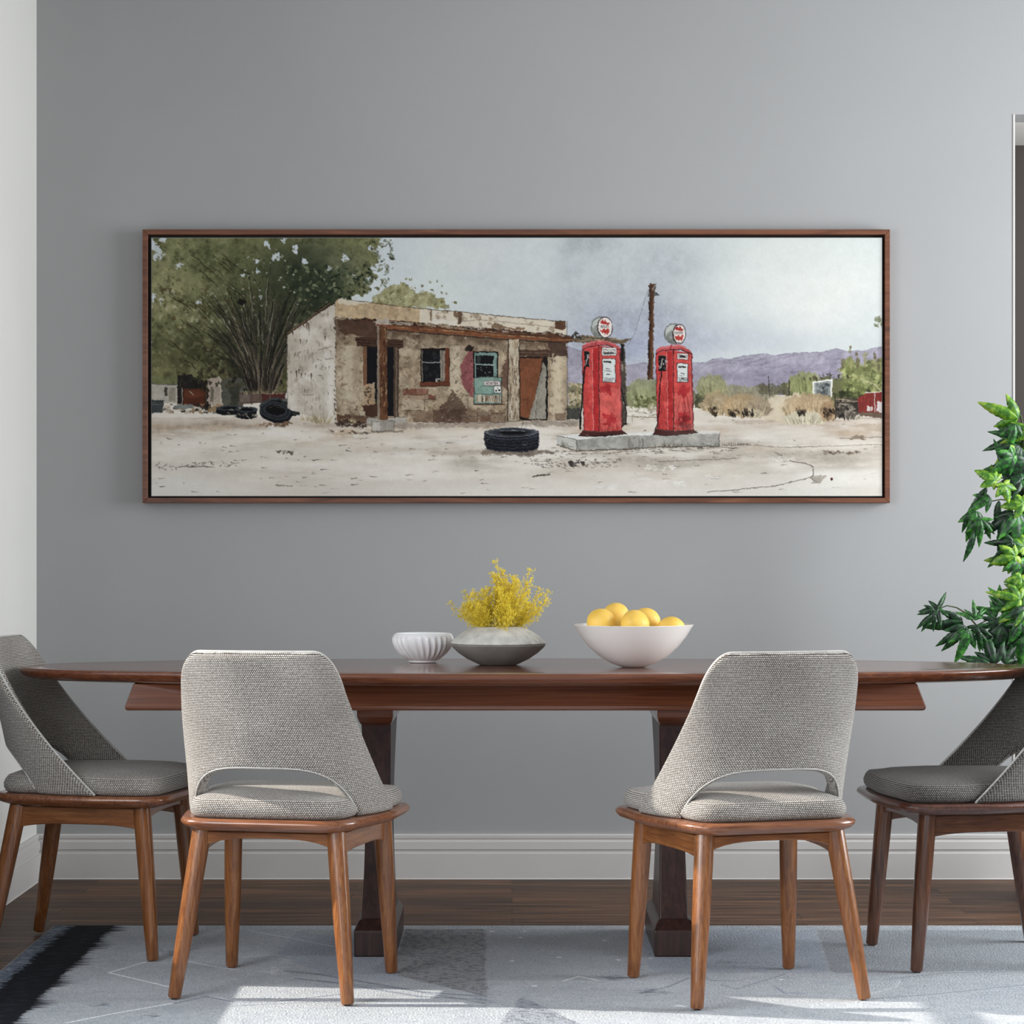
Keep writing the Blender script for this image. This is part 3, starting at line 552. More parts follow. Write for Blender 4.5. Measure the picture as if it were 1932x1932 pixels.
    p.put(sl, m*below*np.clip((wn2-.5)*3, 0, 1)*np.clip((Ys-735)/40, 0, 1), (122, 96, 76), .6)
    # corner seam
    for k in range(22):
        y = 600+k*9; p.line([(631+r.uniform(-1, 2), y), (633+r.uniform(-2, 3), y+r.uniform(3, 10))], r.uniform(1.5, 4), r.choice([(96, 76, 58), (146, 126, 104), (70, 52, 40)]), .8, taper=True)
    # brown stained band under the awning at the left
    p.poly([(638, 600), (712, 602), (712, 640), (694, 638), (672, 632), (656, 630), (644, 632), (638, 620)], (88, 62, 46), .9, 4, 2)
    # stones and bricks at the foot
    for (x0, y0, x1, y1, c) in ((760, 733, 784, 744, (134, 78, 60)), (785, 733, 806, 744, (142, 92, 74)), (764, 746, 822, 753, (170, 140, 112)), (806, 746, 820, 752, (132, 72, 54)), (782, 774, 818, 795, (138, 112, 88)), (818, 772, 870, 796, (106, 78, 62)), (758, 752, 800, 774, (186, 166, 138)), (860, 752, 882, 772, (178, 158, 130)), (872, 770, 900, 786, (170, 146, 116)), (900, 772, 926, 784, (186, 166, 138)), (928, 770, 952, 780, (176, 152, 120)), (905, 786, 930, 794, (150, 104, 78)), (924, 784, 952, 796, (180, 158, 128)), (868, 788, 900, 796, (150, 120, 94)), (1048, 778, 1066, 791, (140, 114, 92)), (636, 782, 660, 795, (92, 62, 46)), (660, 784, 694, 797, (110, 80, 60)), (684, 762, 712, 774, (104, 70, 50)), (678, 774, 698, 784, (196, 180, 152))):
        p.poly([(x0, y0), (x1, y0), (x1, y1), (x0, y1)], c, .9, 1.5, 1.5); p.line([(x0, y1), (x1, y1), (x1, y0)], 1.1, (62, 46, 36), .75, jit=.5)
    p.poly([(826, 772), (842, 755), (852, 735), (864, 745), (872, 762), (880, 775), (870, 796), (830, 774)], (92, 68, 54), .75, 4, 3)
    p.poly([(866, 770), (952, 776), (952, 796), (866, 797)], (96, 72, 56), .45, 3, 3)
    for _ in range(120):
        x, y = r.uniform(745, 955), r.uniform(726, 797); p.line([(x, y), (x+r.uniform(-5, 5), y+r.uniform(-4, 4))], r.uniform(.7, 1.4), r.choice([(66, 48, 38), (110, 86, 66), (214, 198, 170)]), .6)
    # door, window, panels
    dk = (20, 21, 28)
    p.poly([(690, 652), (746, 654), (746, 784), (690, 784)], dk); p.poly([(684, 652), (691, 652), (691, 725), (684, 725)], (128, 88, 60)); p.poly([(742, 655), (752, 656), (751, 787), (742, 787)], (88, 68, 54)); p.line([(747, 656), (747, 787)], 1.4, (140, 122, 102))
    p.poly([(684, 724), (706, 722), (708, 738), (706, 764), (684, 766)], (176, 150, 118), 1, 2, 1); p.dabs(30, (686, 724, 706, 762), (.8, 2), [(110, 84, 62), (196, 150, 100), (84, 66, 50)], (.6, .9)); p.poly([(682, 764), (714, 762), (714, 786), (690, 786)], (84, 54, 40), 1, 1, 1)
    p.poly([(670, 635), (760, 640), (760, 656), (672, 652)], (74, 48, 36), 1, 0, 1)
    for k in range(6): p.line([(672, 638+k*2.6), (715, 640+k*2.6), (758, 643+k*2.4)], .9, (44, 28, 22) if k % 2 else (112, 82, 62), .7, jit=.6)
    p.poly([(692, 788), (768, 786), (768, 797), (692, 799)], (176, 170, 158), 1, 1, 1); p.line([(692, 788), (768, 786)], 1, (90, 84, 76))
    p.poly([(793, 656), (848, 656), (848, 728), (793, 728)], (40, 28, 22)); p.poly([(796, 660), (831, 660), (831, 720), (796, 720)], dk); p.line([(797, 683), (829, 683)], 1.8, (150, 152, 146)); p.line([(796, 660), (796, 718)], 1.4, (150, 142, 128))
    p.poly([(830, 661), (839, 660), (839, 718), (830, 719)], (150, 140, 124)); p.line([(834, 661), (834, 718)], 1, (96, 84, 70)); p.poly([(839, 656), (847, 656), (847, 726), (839, 722)], (126, 66, 40)); p.poly([(791, 720), (848, 719), (848, 728), (791, 728)], (116, 62, 40)); p.line([(791, 728), (848, 728)], 1.2, (44, 24, 18))
    p.dabs(24, (798, 664, 828, 716), (1, 3), [(52, 58, 56), (38, 44, 52)], (.4, .8)); p.dabs(8, (820, 714, 832, 720), (.6, 1.2), [(210, 206, 196)], (.8, 1))
    red = [(884, 660), (892, 660), (893, 752), (882, 738), (870, 722), (869, 690), (876, 672)]
    p.poly(red, (152, 84, 84), 1, 1.5, 1); p.dabs(24, (868, 662, 893, 745), (.6, 1.4), [(96, 46, 46), (176, 112, 110)], (.6, .9), mask=inpoly(red)); p.poly([(876, 662), (884, 650), (894, 656), (890, 664)], (40, 30, 26), .9, 2, 1)
    p.poly([(892, 662), (940, 662), (940, 712), (892, 712)], (36, 32, 28)); p.poly([(895, 665), (937, 665), (937, 711), (895, 711)], (122, 152, 142)); p.poly([(897, 670), (931, 670), (931, 710), (897, 710)], dk); p.line([(896, 687), (932, 687)], 2.4, (146, 166, 156)); p.poly([(900, 671), (906, 671), (906, 684), (900, 684)], (60, 66, 68))
    p.dabs(10, (900, 690, 928, 706), (.5, 1.0), [(190, 196, 200)], (.8, 1), 1)
    p.poly([(894, 711), (946, 711), (946, 761), (894, 761)], (128, 160, 146)); p.line([(894, 711), (946, 711), (946, 761), (894, 761), (894, 711)], 1.3, (40, 44, 40)); p.line([(895, 743), (946, 743)], 1.4, (84, 112, 102)); p.line([(905, 728), (930, 728)], .9, (86, 110, 100))
    p.poly([(913, 718), (944, 718), (944, 727), (913, 727)], (222, 214, 206)); p.line([(913, 718), (944, 718), (944, 727), (913, 727), (913, 718)], .8, (70, 60, 56))
    for k in range(10): p.line([(917+k*2.4, 720.5), (917+k*2.4+r.uniform(-.6, .6), 724.8)], 1.2, (60, 40, 50), .85)
    p.poly([(932, 728), (945, 728), (945, 741), (932, 741)], (228, 228, 220)); p.line([(932, 728), (945, 728), (945, 741), (932, 741), (932, 728)], .8, (40, 40, 40)); p.ell(936, 737, 1.8, 1.8, (20, 20, 22)); p.ell(941.5, 736, 1.8, 1.8, (20, 20, 22)); p.ell(939, 732, 1.2, 1.2, (30, 30, 32))
    p.poly([(898, 745), (944, 745), (944, 758), (898, 758)], (206, 196, 172))
    for k in range(14): p.line([(900+k*3.2, 746), (900+k*3.2, 757)], r.uniform(1, 2.6), r.choice([(112, 70, 40), (92, 62, 40), (190, 176, 148), (60, 44, 34)]), .9)
    p.line([(894, 762), (950, 763)], 2, (96, 62, 44)); p.poly([(948, 690), (958, 660), (960, 740), (946, 725)], (108, 74, 60), .8, 2, 2)
    p.poly([(978, 672), (1033, 672), (1033, 792), (978, 792)], (34, 28, 26)); p.poly([(979, 675), (1024, 675), (1008, 752), (999, 790), (980, 784)], (134, 78, 48), 1, 0, 1)
    for _ in range(26):
        x = r.uniform(982, 1016); y = r.uniform(680, 778); p.line([(x, y), (x+r.uniform(-1.5, 1.5), y+r.uniform(5, 16))], 1, r.choice([(104, 56, 34), (158, 100, 64)]), .5)
    for k in range(4): p.ell(991, 748+k*3, 7-k, 4, (98, 52, 34), .6, ring=.8)
    p.poly([(1024, 682), (1030, 690), (1029, 790), (997, 790), (1008, 752)], (150, 144, 128), 1, 0, 1)
    for k in range(9): p.line([(1024-k*.5+2, 690+k*4), (1017-k*1.0, 735+k*3), (1006+k*1.2, 788)], 1, (86, 78, 66) if k % 2 else (190, 184, 168), .7, jit=.8)
    p.poly([(970, 658), (1041, 660), (1041, 673), (970, 670)], (86, 62, 48), 1, 1, 1); p.line([(972, 663), (1040, 666)], 1, (140, 116, 92), .8)
    p.poly([(1032, 626), (1068, 630), (1069, 672), (1046, 672), (1034, 652)], (82, 60, 48), .9, 3, 2); p.line([(1070, 606), (1070, 792)], 1.1, (96, 82, 66), .8); p.line([(1036, 668), (1035, 790)], 1.6, (150, 130, 104), .8)
    p.poly([(1069, 764), (1094, 762), (1094, 790), (1069, 791)], (66, 66, 60), 1, 1, 1)
    for k in range(9): p.line([(1071+k*2.6, 768), (1071+k*2.6+r.uniform(-1, 1), 788)], .8, (130, 128, 118), .5)
    for x in (815, 790, 770): p.line([(x, 684), (x+r.uniform(4, 9), 684+r.uniform(-1, 1))], 1, (130, 108, 84), .6)
    # awning
    p.poly([(632, 598), (715, 602), (760, 605), (850, 614), (960, 622), (1072, 632), (1084, 640), (1080, 646), (1040, 642), (900, 630), (760, 618), (715, 614), (690, 605)], (98, 62, 40), 1, 1, 1)
    p.poly([(716, 612), (800, 617), (900, 627), (1020, 636), (1076, 640), (1060, 644), (900, 634), (716, 619)], (134, 78, 46), .95, 0, 1)
    p.poly([(728, 604), (780, 607), (778, 613), (730, 611)], (170, 158, 140), 1, 1, 1); p.line([(728, 604), (782, 607), (778, 613)], 1.6, (110, 50, 34)); p.poly([(784, 609), (840, 614), (900, 622), (960, 629), (900, 624), (784, 613)], (172, 150, 120), .8, 1, 1)
    for _ in range(130):
        t = r.random(); x = 632+t*440; y = 599+t*33+r.uniform(-3, 3); p.line([(x, y), (x+r.uniform(4, 15), y+r.uniform(-1, 2.4))], r.uniform(1, 2.6), r.choice([(36, 30, 28), (52, 42, 36), (206, 198, 184), (120, 102, 84), (28, 24, 24)]), .85, taper=True)
    for _ in range(40):
        t = r.random(); x = 720+t*350; y = 614+t*26; p.line([(x, y), (x+r.uniform(8, 26), y+r.uniform(.5, 2.4))], 1, r.choice([(176, 120, 72), (84, 44, 28), (196, 160, 116)]), .7)
    p.line([(716, 620), (900, 636), (1060, 646)], 1.6, (34, 24, 20), .9)
    ext = [(1084, 636), (1100, 631), (1140, 636), (1178, 640), (1194, 636), (1186, 642), (1172, 648), (1110, 646), (1082, 646)]
    p.poly(ext, (116, 98, 74), 1, 1, 1)
    for k in range(16): x = r.uniform(1084, 1165); p.line([(x, r.uniform(633, 645)), (x+22, r.uniform(636, 644))], 1.2, r.choice([(58, 46, 36), (176, 156, 122), (40, 34, 30)]), .85)
    p.dabs(8, (1076, 628, 1100, 638), (1, 2.6), [(54, 48, 44)], (.8, 1))
    # posts
    p.poly([(711, 612), (729, 612), (731, 792), (712, 792)], (112, 72, 46)); p.poly([(711, 612), (715, 612), (716, 792), (711, 792)], (150, 134, 116), .9)
    for _ in range(70):
        x = r.uniform(716, 729); y = r.uniform(616, 782); p.line([(x, y), (x+r.uniform(-1, 1), y+r.uniform(4, 16))], r.uniform(.8, 2), r.choice([(64, 36, 24), (156, 108, 66), (196, 158, 110), (88, 46, 28)]), .75)
    p.poly([(708, 600), (735, 602), (732, 614), (709, 613)], (190, 180, 164), .8, 1, 1); p.line([(711, 612), (732, 613)], 2, (130, 60, 36))
    p.poly([(701, 795), (744, 794), (743, 812), (701, 813)], (164, 158, 146)); p.poly([(701, 795), (716, 795), (716, 813), (701, 813)], (196, 190, 178)); p.line([(701, 795), (744, 794), (743, 812), (701, 813), (701, 795)], 1, (84, 76, 66), .8); p.line([(700, 815), (760, 813)], 3, (120, 104, 88), .7)
    p.poly([(960, 640), (978, 640), (980, 794), (958, 794)], (186, 168, 140)); p.line([(959, 642), (957, 794)], 2, (56, 44, 36)); p.line([(979, 642), (981, 794)], 2, (60, 46, 38))
    for _ in range(80):
        x = r.uniform(960, 978); y = r.uniform(642, 784); p.line([(x, y), (x+r.uniform(-1, 1), y+r.uniform(4, 18))], r.uniform(.8, 1.8), r.choice([(92, 72, 54), (206, 194, 170), (128, 100, 72), (220, 212, 196)]), .75)
    p.poly([(953, 795), (986, 794), (986, 804), (953, 805)], (196, 184, 162)); p.line([(953, 795), (986, 794), (986, 804)], 1, (96, 84, 70), .8)
    # --- right desert: shrubs
    def bush(cx, base, w, h, c1, c2, n=120, wd=1.4, spread=.9):
        pts = [(cx+w*.55*math.cos(t)*(1+.12*math.sin(5*t)), base-h*.45+h*.5*math.sin(t)) for t in np.linspace(0, 6.28, 18)]
        p.poly(pts, c1, .85, 5, 3, 2.5); p.grass(cx, base, w*.9, h, n, [c1, c2, tuple(int(v*.72) for v in c1), tuple(min(255, int(v*1.16)) for v in c1)], wd, spread)
    p.poly([(1072, 724), (1100, 722), (1180, 728), (1240, 736), (1310, 738), (1320, 765), (1072, 770)], (128, 124, 92), .9, 3, 2); p.poly([(1072, 742), (1098, 738), (1100, 760), (1072, 764)], (190, 176, 142), .9, 3, 2)
    p.dabs(60, (1072, 722, 1100, 764), (1, 3), [(90, 84, 56), (206, 192, 158), (150, 136, 96)], (.5, .9))
    bush(1216, 768, 60, 58, (152, 156, 108), (186, 188, 140), 220); p.dabs(40, (1196, 745, 1236, 768), (1, 3), [(84, 92, 48), (110, 112, 66)], (.5, .9)); p.grass(1232, 770, 30, 16, 40, [(206, 198, 168), (150, 136, 104)], 1.2)
    p.poly([(1310, 742), (1345, 734), (1350, 764), (1310, 770)], (74, 78, 50), .9, 4, 2)
    p.poly([(1470, 728), (1500, 712), (1570, 712), (1620, 716), (1640, 745), (1600, 775), (1560, 770), (1480, 750)], (110, 110, 70), .95, 4, 3)
    bush(1343, 748, 56, 44, (158, 158, 108), (186, 184, 134), 140); bush(1392, 754, 56, 30, (150, 146, 112), (176, 172, 136), 110); bush(1440, 756, 50, 30, (140, 134, 106), (176, 166, 138), 90)
    for k in range(5): bush(1440+k*14, 742, 16, 18, (110, 106, 82), (140, 134, 104), 18)
    bush(1520, 742, 62, 44, (150, 156, 96), (184, 188, 128), 160); 
    p.poly([(1586, 690), (1600, 668), (1622, 684), (1640, 690), (1650, 680), (1668, 676), (1668, 742), (1640, 760), (1610, 775), (1590, 758), (1600, 720), (1586, 706)], (138, 144, 84), .95, 6, 3)
    p.dabs(240, (1585, 680, 1668, 765), (1.5, 5), [(122, 130, 72), (168, 174, 104), (92, 100, 54), (190, 194, 124)], (.4, .85), 1.6, mask=inpoly([(1586, 690), (1668, 676), (1668, 745), (1612, 772), (1596, 745)]))
    p.dabs(120, (1570, 735, 1640, 772), (1.5, 4), [(62, 70, 38), (48, 56, 32), (96, 98, 58)], (.6, .9), 1.5, mask=inpoly([(1572, 742), (1600, 736), (1650, 735), (1625, 772), (1590, 772)]))
    for x, y, h in ((1602, 662, 26), (1618, 672, 20), (1634, 668, 24), (1654, 672, 22), (1590, 680, 12), (1645, 684, 16)): p.dabs(9, (x-3, y-h*.3, x+4, y+h), (1, 3.2), [(134, 132, 88), (160, 158, 104), (112, 104, 74)], (.6, .9), 2.2, rot=1.5)
    p.dabs(26, (1505, 705, 1600, 716), (.8, 2.0), [(88, 82, 62), (60, 56, 44)], (.6, .9), 2, rot=1.5)
    p.line([(1625, 714), (1650, 724), (1662, 738)], 1.6, (206, 196, 150)); p.dabs(10, (1650, 596, 1666, 616), (1, 2.8), [(120, 128, 92)], (.7, .95), 2)
    p.line([(1450, 709), (1451, 746)], 1.6, (70, 62, 66)); p.line([(1489, 716), (1488, 744)], 2.4, (74, 66, 58))
    p.poly([(1534, 720), (1569, 716), (1569, 745), (1536, 745)], (150, 156, 152)); p.poly([(1540, 724), (1562, 722), (1562, 745), (1540, 745)], (110, 116, 116)); p.line([(1534, 746), (1534, 720), (1569, 716), (1568, 748)], 3, (226, 226, 218)); p.dabs(20, (1542, 724, 1562, 745), (1, 3), [(70, 76, 78), (160, 166, 164)], (.6, .9))
    p.poly([(1450, 748), (1510, 742), (1560, 752), (1575, 786), (1500, 800), (1440, 790)], (214, 198, 168), .95, 4, 3)
    for cx, b, w, h, c1, c2 in ((1352, 782, 56, 46, (184, 160, 120), (206, 184, 146)), (1398, 784, 60, 46, (186, 156, 112), (212, 186, 142)), (1432, 782, 44, 36, (170, 150, 120), (200, 182, 150)), (1500, 784, 40, 40, (192, 166, 126), (216, 194, 156)), (1535, 786, 70, 48, (188, 160, 120), (214, 188, 148)), (1420, 786, 36, 16, (206, 192, 160), (176, 158, 122)), (1520, 798, 76, 24, (212, 204, 176), (186, 172, 138)), (1563, 792, 24, 40, (160, 128, 92), (190, 160, 124))):
        bush(cx, b, w, h, c1, c2, int(w*3.2), 1.3)
    for cx, cy in ((1345, 778), (1384, 780), (1412, 778), (1510, 778), (1565, 780)): p.dabs(26, (cx-10, cy-8, cx+10, cy+5), (.8, 2.2), [(52, 40, 32), (84, 64, 46), (30, 26, 24)], (.5, .9), 2, rot=1.3)
    p.line([(1576, 748), (1577, 788)], 2.4, (60, 50, 42)); p.poly([(1578, 750), (1620, 752), (1640, 776), (1600, 790), (1578, 788)], (86, 78, 68), .95, 2, 2)
    p.dabs(60, (1578, 756, 1618, 788), (1, 3), [(34, 32, 30), (150, 140, 124), (60, 54, 48)], (.6, .9), 1.8); p.line([(1578, 752), (1618, 757)], 1.6, (170, 150, 120)); p.line([(1578, 758), (1618, 760)], 1.6, (50, 44, 38))
    p.poly([(1617, 752), (1632, 742), (1634, 740), (1668, 738), (1668, 780), (1620, 778)], (146, 52, 44)); p.poly([(1654, 757), (1668, 756), (1668, 778), (1654, 776)], (214, 208, 204), .95, 1.5, 1); p.poly([(1638, 764), (1646, 766), (1644, 777), (1636, 776)], (206, 200, 194), .95, 2, 1)
    for x in (1622, 1628, 1634, 1642, 1650): p.line([(x, 746), (x, 776)], 1, (104, 34, 32), .7)
    p.line([(1632, 740), (1668, 738)], 1.4, (220, 214, 206)); p.line([(1650, 740), (1651, 778)], 1.4, (206, 190, 182)); p.poly([(1620, 778), (1668, 778), (1668, 787), (1624, 786)], (104, 82, 64), .9, 1, 1)
    p.grass(1612, 790, 30, 14, 40, [(206, 198, 174), (150, 140, 116)], 1.2)
    p.poly([(1180, 770), (1240, 772), (1340, 776), (1340, 790), (1180, 788)], (220, 212, 196), .9, 3, 2); p.poly([(1184, 784), (1193, 784), (1193, 797), (1184, 797)], (216, 210, 196)); p.line([(1184, 784), (1193, 784), (1193, 797)], 1, (130, 120, 104))
    p.line([(1195, 786), (1237, 787)], 1.4, (136, 118, 92)); p.line([(1188, 776), (1237, 780)], 1.2, (120, 110, 92), .7); p.dabs(40, (1180, 770, 1240, 784), (1, 2.6), [(236, 230, 216), (150, 136, 112)], (.5, .9), 2.4, rot=0)
    # pole and wire
    p.poly([(1226, 534), (1237, 534), (1234, 560), (1232, 715), (1221, 715), (1224, 620)], (92, 60, 40), 1, 0, 1)
    for _ in range(30): y = r.uniform(536, 705); p.line([(r.uniform(1223, 1227), y), (r.uniform(1223, 1227), y+12)], 1.5, (48, 32, 24), .8)
    p.line([(1233, 556), (1231, 640), (1230, 712)], 1.3, (150, 100, 60), .8); p.poly([(1232, 553), (1238, 551), (1244, 557), (1234, 558)], (92, 96, 98)); p.line([(1237, 534), (1232, 546)], 2, (140, 136, 128))
    p.line([(1222, 545), (1196, 630), (1178, 662)], .9, (110, 112, 120), .8)
    # --- pump island
    p.poly([(1050, 822), (1088, 818), (1357, 812), (1357, 818), (1090, 828), (1087, 829)], (226, 226, 220)); p.poly([(1050, 821), (1087, 828), (1087, 849), (1050, 838)], (200, 200, 190)); p.poly([(1087, 828), (1140, 822), (1240, 820), (1357, 816), (1357, 840), (1230, 842), (1180, 846), (1087, 849)], (160, 160, 152))
    p.line([(1050, 822), (1087, 828), (1087, 849)], 1.1, (96, 92, 84)); p.line([(1357, 816), (1357, 840)], 1.3, (84, 80, 74)); p.line([(1087, 828), (1180, 821), (1357, 817)], 1, (240, 240, 234)); p.line([(1297, 818), (1297, 840)], .8, (130, 128, 120))
    for k in range(30): x = r.uniform(1185, 1215); p.line([(x, 824), (x+r.uniform(-1, 1), 843)], .9, (96, 90, 84), .5)
    sl, m = p.poly([(1087, 828), (1357, 817), (1357, 840), (1087, 849)], None); p.put(sl, m*np.clip((p.noise(16, 3)[sl]-.5)*4, 0, 1), (190, 190, 180), .6)
    p.line([(1050, 838), (1087, 850), (1180, 847), (1240, 843), (1357, 841)], 2.2, (70, 60, 50), .8)
    for _ in range(150):
        t = r.random(); x = 1055+t*330; y = (850-t*9)+r.uniform(-2, 9)*(.5+r.random()); p.line([(x, y), (x+r.uniform(3, 22), y+r.uniform(-1, 1))], r.uniform(.8, 1.8), r.choice([(70, 60, 50), (110, 96, 80), (46, 40, 36)]), r.uniform(.3, .8), taper=True)
    p.grass(1260, 843, 50, 14, 40, [(50, 42, 36), (80, 68, 54)], 1.0, .9); p.grass(1062, 842, 16, 16, 14, [(80, 74, 62)], 1.0, .5); p.grass(1385, 838, 60, 6, 30, [(70, 60, 52)], 1.2, 1.4)
    # --- pumps
    R1, R2, R3, RD = (216, 62, 58), (232, 92, 84), (192, 32, 36), (122, 28, 30)
    def pump(x0, xm, x1, yt, yb, yd, gx, gy, gr, fx, frx, lab, pan, noz, dom):
        # base
        p.poly([(x0-6, yb+9), (x0+2, yb-2), (x1+2, yb-2), (x1+12, yb+6), (xm-8, yb+12)], (84, 42, 38)); p.line([(x0-6, yb+9), (xm-8, yb+11), (x1+12, yb+6)], 1.6, (40, 20, 20)); p.line([(x0+1, yb-1), (xm-4, yb+3), (x1+2, yb-1)], 1.2, (140, 84, 74), .8)
        sx = 3
        left = [(x0, yt+6), (xm-8, yt+1), (xm, yt), (xm+1, yb+2), (x0+sx, yb-2)]
        fr = [(xm, yt), (x1, yt+5), (x1+3, yb-1), (xm+1, yb+2)]
        sl, m = p.poly(left, R1); q = p.noise(12, 3)[sl]; p.put(sl, m*np.clip((q-.5)*4, 0, 1), R2, .7)
        sl, m = p.poly(fr, R2); q = p.noise(14, 3)[sl]; Yq = Y[sl]; p.put(sl, m*np.clip((q-.5)*5, 0, 1), (226, 104, 100), .5); p.put(sl, m*(Yq < yt+80)*1.0, R1, .7)
        h = yb-yt
        for (cy, ry, aa) in ((yt+h*.52, 10, .9), (yb-h*.13, 14, .95)):
            cx = (xm+x1)/2+r.uniform(-5, 3)
            for k in range(9): p.ell(cx+r.uniform(-9, 9), cy+r.uniform(-ry, ry)*.7, r.uniform(3, 7), r.uniform(3, 7), (196, 40, 46), aa*.8, fine=4)
        for k in range(26): x = r.uniform(xm+3, x1); p.line([(x, yb-r.uniform(0, 14)), (x+r.uniform(-2, 2), yb)], 1.2, r.choice([RD, R3]), .6)
        if lab[0] > 1200:
            for k in range(8): x = r.uniform(xm+10, x1-2); p.line([(x, yt+80+r.uniform(0, 20)), (x+r.uniform(-6, 6), yt+105+r.uniform(0, 10)), (x+r.uniform(-5, 5), yb-r.uniform(4, 20))], .9, (140, 34, 40), .7)
            for k in range(12): p.ell(r.uniform(xm+8, x1-3), yb-r.uniform(4, 26), r.uniform(3, 7), r.uniform(2, 5), (116, 32, 34), .45, fine=4)
            for k in range(30): x = r.uniform(x0+5, xm-10); y = r.uniform(yt+50, yb-4); p.line([(x, y), (x+r.uniform(-1, 1), y+r.uniform(3, 9))], 1.1, (120, 30, 36), .55)
        p.poly([(xm-12, yt+4), (xm-2, yt+3), (xm-1, yb+1), (xm-10, yb)], R3, .75); p.line([(xm-12, yt+5), (xm-10, yb)], 1.2, (234, 150, 146), .85); p.line([(xm, yt), (xm+1, yb+2)], 1.6, (70, 22, 28)); p.line([(xm+2, yt+4), (x1-2, yt+8), (x1, yb-3)], .9, RD, .8)
        p.line([(x0, yt+6), (x0+sx, yb-2)], 1.2, (110, 30, 36)); p.line([(x1, yt+5), (x1+3, yb-1)], 1.4, (110, 34, 40)); p.line([(x1-3, yt+6), (x1, yb-2)], 1.1, (236, 150, 146), .6)
        # domed cap
        p.poly([(x0, yt+7), (x0, yt+1), (x0+8, yt-6), (xm-4, yd), (xm+12, yd), (x1-10, yt-5), (x1, yt+4), (x1, yt+7), (xm+14, yt-1), (xm, yt), (xm-10, yt+2)], (206, 82, 84), 1, 0, 1)
        p.line([(x0, yt+7), (x0+12, yt+1), (xm, yt-1), (xm+16, yt-1), (x1, yt+7)], 1.8, (100, 28, 34)); p.line([(x0+6, yt-4), (xm-2, yd+1.5), (xm+14, yd+2), (x1-10, yt-4)], 1.3, (236, 160, 158), .8); p.line([(xm-4, yd+1), (xm-8, yt)], 2, (160, 40, 46), .8)
        # globe
        p.ell(gx, gy, gr*.86, gr, (150, 156, 150)); p.ell(gx-2, gy-3, gr*.62, gr*.7, (206, 210, 202), .7); p.ell(gx-3, gy+6, gr*.5, gr*.6, (92, 94, 88), .45); p.ell(gx, gy, gr*.86, gr, (88, 84, 74), .9, ring=1.0)
        p.ell(fx, gy, frx, gr*.97, (62, 44, 42)); p.ell(fx+.5, gy, frx-1.8, gr*.97-1.8, (232, 222, 216))
        p.poly([(fx-9, gy-9), (fx-4, gy-14), (fx-2, gy-10), (fx+1, gy-15), (fx+4, gy-9), (fx+9, gy-8), (fx+6, gy-4), (fx, gy-5), (fx-5, gy-6)], (192, 44, 40), .95, 0, 1.2); p.poly([(fx-9, gy+3), (fx-5, gy+5), (fx-2, gy+2), (fx+2, gy+5), (fx+6, gy+2), (fx+9, gy+4), (fx+7, gy+10), (fx+4, gy+14), (fx+2, gy+10), (fx, gy+14), (fx-2, gy+10), (fx-5, gy+12)], (206, 52, 42), .95, 0, 1.0)
        for k in range(7): p.line([(fx-8+k*2.4, gy-3.4), (fx-7.5+k*2.4, gy+.4)], 1.1, (56, 40, 44), .85)
        # labels
        a, b, c, d = lab; p.poly([(a, b), (c, b+1), (c, d+1), (a, d)], (222, 220, 214)); p.line([(a, b), (c, b+1), (c, d+1), (a, d), (a, b)], 1, (110, 60, 60)); p.line([(a+3, b+4), (c-3, b+5), (c-3, d-3), (a+3, d-3), (a+3, b+4)], .9, (60, 56, 58))
        for k in range(8): p.line([(a+5+k*(c-a-10)/8, d-6), (a+6+k*(c-a-10)/8, d-3.4)], 1.6, (30, 30, 34), .9)
        a, b, c, d = pan; p.poly([(a, b), (c, b+1), (c, d+1), (a, d)], (216, 222, 218)); p.line([(a, b), (c, b+1), (c, d+1), (a, d), (a, b)], 1.3, (96, 52, 56))
        p.line([(a+4, b+7), (a+16, b+7.5)], 3, (48, 48, 52), .95); p.line([(a+8, b+20), (a+14, b+20.5)], 1.6, (60, 60, 64)); p.line([(a+4, b+24), (c-8, b+24.5)], 1, (110, 112, 112)); p.line([(a+8, b+30), (a+13, b+30)], 1.6, (50, 50, 54)); p.line([(a+2, d-8), (c-2, d-7)], 1, (96, 96, 96))
        for k in range(6): p.line([(a+4+k*3, d-5), (a+4+k*3+r.uniform(0, 1.5), d-2)], 1.3, (48, 48, 52), .85)
        # nozzle
        a, b, c, d = noz; p.poly([(a, b), (c, b), (c-1, d), (a+1, d)], (28, 24, 26)); p.line([(a, b), (c, b), (c, d)], 1.1, (176, 120, 118), .8); p.line([(a+3, d-6), (a+6, (b+d)/2), (a+8, b+6)], 1.8, (196, 190, 188), .9); p.dabs(9, (a+1, b+3, c-1, d-2), (.6, 1.6), [(206, 204, 200), (120, 114, 114)], (.7, 1))
    # rear post and hose of the first pump
    p.poly([(1171, 646), (1177, 648), (1181, 700), (1182, 800), (1172, 808)], (84, 76, 66), 1, 1, 1); p.poly([(1171, 648), (1176, 648), (1176, 680), (1171, 680)], (34, 36, 38)); p.dabs(20, (1172, 690, 1181, 800), (.8, 2), [(170, 160, 140), (44, 40, 36)], (.6, .9), 2, rot=1.5)
    pump(1098, 1129, 1170, 652, 812, 641, 1132, 617, 20.5, 1141, 15, (1135, 655, 1163, 670), (1136, 675, 1161, 720), (1102, 662, 1112, 692), 0)
    p.line([(1103, 692), (1099, 725), (1097, 760), (1095, 785), (1094, 808)], 3.0, (26, 24, 26)); p.line([(1094, 790), (1094, 806)], 4, (26, 24, 26))
    p.line([(1173, 735), (1177, 755), (1182, 778), (1181, 795), (1173, 806)], 2.2, (26, 26, 28))
    pump(1237, 1270, 1305, 660, 810, 650, 1270, 629, 19.5, 1281, 12.5, (1278, 665, 1298, 677), (1277, 684, 1298, 720), (1242, 670, 1257, 700), 0)
